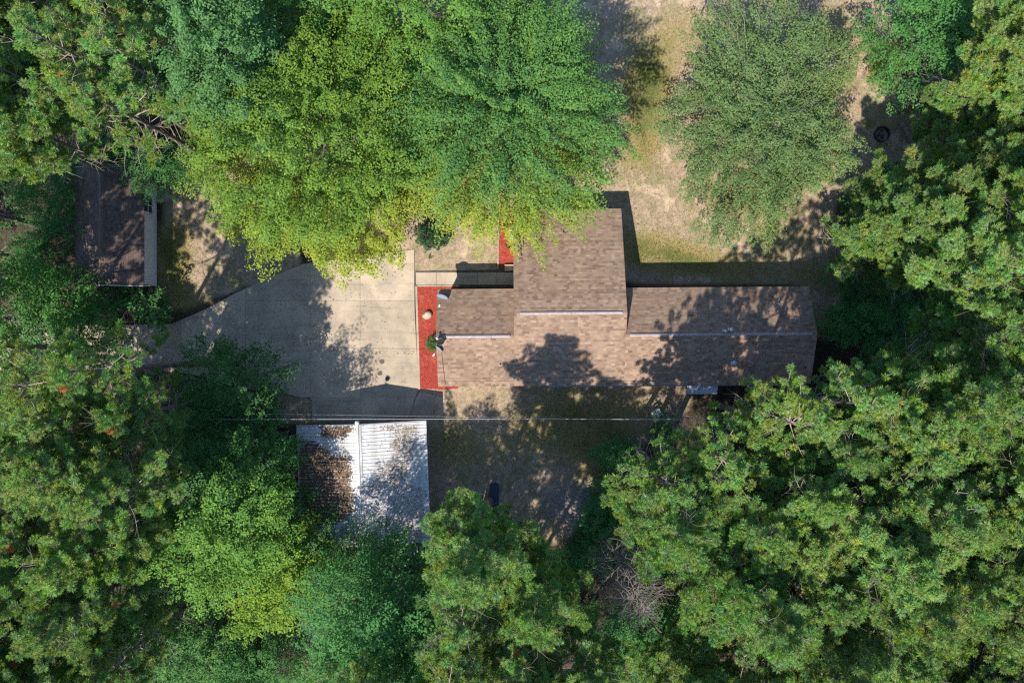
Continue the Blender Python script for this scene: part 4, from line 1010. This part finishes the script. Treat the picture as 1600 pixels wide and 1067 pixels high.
# ------------------------------------------------------------------ pines
PV = [pine(71, 18.0), pine(72, 19.0, .52, 2.9), pine(73, 17.0, .5, 2.7), pine(74, 18.5, .54, 3.0), pine(75, 16.5, .52, 2.5, .9), pine(76, 18.2, .56, 2.8, .85), pine(77, 18.0, .52, 2.7, .62, skip=.40), pine(78, 17.2, .5, 2.6, .6, skip=.44), pine(79, 13.0, .22, 2.9), pine(80, 12.0, .25, 2.7, .9)]
ZC = 13.6
STANDS = [
 ('tall pine in the stand between the brown shed and the blue green tree', 'pines between the shed and the maples',
  [(30,25),(118,88),(75,12),(40,130),(160,150),(195,40),(110,175),(-30,190),(-60,70),(30,205),(205,105),(-40,-50),(100,-70),(225,-40),(-170,300),(-185,362),(-175,432),(-160,492)]),
 ('tall pine in the stand beside the narrow end of the driveway', 'pines beside the narrow end of the driveway',
  [(35,595),(150,585),(90,660),(205,655),(30,735),(140,745),(215,775),(55,835),(150,860),(20,930),(115,950),(60,1030),(175,1040),(-60,660),(-60,800),(-70,900),(-50,1010),(-80,550),(-20,1110),(100,1120)]),
 ('tall pine in the clump by the blue storage bin', 'pines by the blue storage bin',
  [(752,868),(835,925),(720,985),(800,1035),(905,1045),(700,1090),(790,1130),(890,1140),(600,1150),(545,1135),(690,1180)]),
 ('tall pine in the stand on the awning side of the house', 'pines on the awning side of the house',
  [(1045,735),(1138,708),(1242,668),(1328,625),(1300,700),(1395,650),(1395,745),(1480,610),(1490,700),(1570,640),(1570,760),(1225,845),(1315,810),(1410,840),(1500,800),(1590,860),
   (1130,905),(1195,955),(1290,925),(1390,940),(1480,920),(1560,970),(1080,1070),(1190,1060),(1290,1030),(1400,1040),(1500,1030),(1600,1060),(1050,820),(1170,830),(1350,890),(1440,790),(1530,880),(1250,780),(1360,700),(1440,690),(1660,700),(1660,860),(1680,980),(1100,1160),(1250,1150),(1400,1140),(1550,1150),(1680,1100)]),
 ('tall pine in the stand between the fire ring and the long wing', 'pines between the fire ring and the long wing',
  [(1410,350),(1490,275),(1460,385),(1560,205),(1560,325),(1560,430),(1535,150),(1430,300),(1660,250),(1660,400),(1680,130),(1650,510),(1570,525),(1640,30),(1720,320),(1730,-30),(1775,-110),(1800,20)]),
]
OPEN2 = {(1125,790),(205,655),(-60,660),(-80,550),(-60,800),(720,985),(700,1090),(690,1180),(800,1035),(600,1150),(545,1135),(75,12),(40,130),(110,175),(30,205),(30,735),(55,835)}
YOUNG = {(1410,350),(1490,275),(1460,385),(1560,205),(1535,150),(1430,300)}
OPEN = {(35,595),(150,585),(90,660),(118,88),(160,150),(205,105),(195,40),(1045,735),(1138,708),(1125,790),(1205,745),(1242,668),(1328,625)}
rp = random.Random(99); npine = 0; PINES = []
for lab, grp, pts in STANDS:
    for (cx, cy_) in pts:
        v = (6+rp.randrange(2)) if (cx, cy_) in OPEN or (cx, cy_) in OPEN2 else rp.randrange(6); sc_ = .90+.2*rp.random(); z_ = ZC*sc_
        if (cx, cy_) in YOUNG: v = 8+rp.randrange(2); z_ = 8.0*sc_
        x, y = bxy(cx, cy_, z_)
        t_ = .88+.24*rp.random(); tint = (t_*(.94+.14*rp.random()), t_, t_*(.9+.2*rp.random()))
        PINES.append(PV[v].place('pine_tree', x, y, lab, 'tree', grp, sc_, rp.random()*6.28, tint, (rp.gauss(0, .02), rp.gauss(0, .02)))); npine += 1
# single out the pines that stand next to something one can find
for (lx, ly), what in ((px(1466,181)[:2],'the grey picnic table'),(px(1376,211)[:2],'the black fire ring'),(px(772,775)[:2],'the blue storage bin'),(px(1034,640)[:2],'the pale lawn chair'),
    (px(1100,610)[:2],'the pale metal door awning'),((18.8,.3),'the gable end of the long wing'),((-25.6,11.0),'the back gable of the shed'),((-25.6,3.5),'the front gable of the shed'),
    (px(334,592)[:2],'the shade tinted driveway edge tree'),(bxy(335,850,9.6),'the bright lime green tree'),(bxy(985,905,10),'the bare dead pine'),(bxy(590,965,9),'the deep green tree behind the garage'),
    (bxy(355,85,11.5),'the dense blue green tree'),(px(905,785)[:2],'the grey ash patch'),(bxy(1447,62,5),'the dark green lawn edge tree'),(bxy(405,965,4.8),'the fresh green tree with pointed shoots')):
    order = sorted(PINES, key=lambda o: (o.location.x-lx)**2+(o.location.y-ly)**2)
    for rank, word in ((0, 'tall pine standing closest to '), (1, 'second closest tall pine to '), (2, 'third closest tall pine to ')):
        o = order[rank]
        if not o.get('own'): o['label'] = word+what; o['own'] = 1
for o in PINES:
    if 'own' in o: del o['own']
# dead pines
x, y = bxy(985, 905, 10.0); pine(81, 15.0, .35, 2.3, 1.0, True).place('dead_pine', x, y, 'bare dead pine with tangled grey twigs behind the grey ash patch', 'tree', None, 1.0, .4)

# ------------------------------------------------------------------ undergrowth
SV = [broadleaf(91, .8, .8, .15, 1.7, 46, .26, 36, .12, WOOD, elong=1.6, lump=.3, nlimb=4, trunk_r=.025, low=-.3),
      broadleaf(92, .7, .9, .2, 2.2, 42, .30, 34, .15, WOOD, elong=1.8, lump=.3, nlimb=4, trunk_r=.025, low=-.3),
      broadleaf(93, 1.0, .8, .1, 1.2, 50, .24, 36, .09, WOOD, elong=1.5, lump=.3, nlimb=4, trunk_r=.02, low=-.2)]
forest = (1-np.clip(yard*1.6, 0, 1))*free
seen = ((np.abs(XX) < 36) & (np.abs(YY) < 24.5)).astype(float)
Ps = scatter_mask(forest*seen, 210, 17); placed = []
for i, (x, y) in enumerate(Ps):
    if any((x-a)**2+(y-b_)**2 < 1.3 for a, b_ in placed): continue
    if noveg[int(round((y+34)/.25))-3:int(round((y+34)/.25))+4, int(round((x+44)/.25))-3:int(round((x+44)/.25))+4].any(): continue
    placed.append((x, y))
    side = ('leafy sapling on the forest floor around the shed', 'saplings around the shed') if x < -12 and y > -1.5 else \
           ('leafy sapling on the forest floor beside the garage and driveway pines', 'saplings beside the garage') if x < -2 else \
           ('leafy sapling on the forest floor below the lawn edge trees', 'saplings below the lawn edge trees') if y > 2 else \
           ('leafy sapling on the forest floor under the awning side pines', 'saplings under the awning side pines')
    SV[i % 3].place('sapling', x, y, side[0], 'sapling', side[1], .7+.7*rp.random(), rp.random()*6.28, (.6+.5*rp.random(), .85+.25*rp.random(), .7+.3*rp.random()))
# low ground cover
Pg = scatter_mask(forest*seen*.9+.02*yard*free*(grass > .3), 90000, 23, .01); r = np.random.RandomState(24); n = len(Pg)
hgt = np.abs(r.randn(n))*.10+.03+.16*np.clip(np.sin(Pg[:, 0]*1.7+np.sin(Pg[:, 1]*1.3))*np.sin(Pg[:, 1]*1.9), 0, 1)
cl = np.array([.055,.115,.035])*(.5+.9*r.rand(n, 1)); dry_ = r.rand(n) < .3; cl[dry_] = np.array([.16,.10,.055])*(.5+.8*r.rand(dry_.sum(), 1)); hgt[dry_] = .02
me = leaf_mesh('ground_cover', np.column_stack([Pg, hgt]), np.array([0, 0, 1.])+r.randn(n, 3)*.45, .06+.07*r.rand(n), cl, .6, r)
tag(link('ground_cover', me, M['leaf']), 'low leafy ground cover and fallen leaves on the forest floor', 'ground cover', kind='stuff')
Pd = scatter_mask(blur(pip(PXX, PYY, DRIVE).astype(float), 1)*(.25+.75*np.clip((560-PXX)/250, 0, 1))*seen, 2600, 31, .2); Pd = Pd[pip(Pd[:, 0], Pd[:, 1], drive_w)]; n = len(Pd)
me = leaf_mesh('driveway_litter', np.column_stack([Pd, np.full(n, .074)]), np.array([0, 0, 1.])+r.randn(n, 3)*.2, .04+.06*r.rand(n), np.array([.22,.15,.085])*(.4+.8*r.rand(n, 1)), .5, r)
tag(link('driveway_litter', me, M['leaf']), 'dry leaves and needles blown across the concrete driveway', 'leaf litter', kind='stuff')
# dead leaves blown on to the driveway and yard edges
Pl = scatter_mask((yard*.6+.03)*free*seen, 5000, 29, .01); n = len(Pl)
me = leaf_mesh('fallen_leaves', np.column_stack([Pl, np.full(n, .03)+.02*r.rand(n)]), np.array([0, 0, 1.])+r.randn(n, 3)*.3, .05+.05*r.rand(n), np.array([.26,.17,.09])*(.5+.8*r.rand(n, 1)), .6, r)
tag(link('fallen_leaves', me, M['leaf']), 'dry brown leaves scattered over the yard', 'leaf litter', kind='stuff')
print('pines', npine, 'saplings', len(placed), 'tris', sum(len(m_.loops)-2*len(m_.polygons) for m_ in bpy.data.meshes))
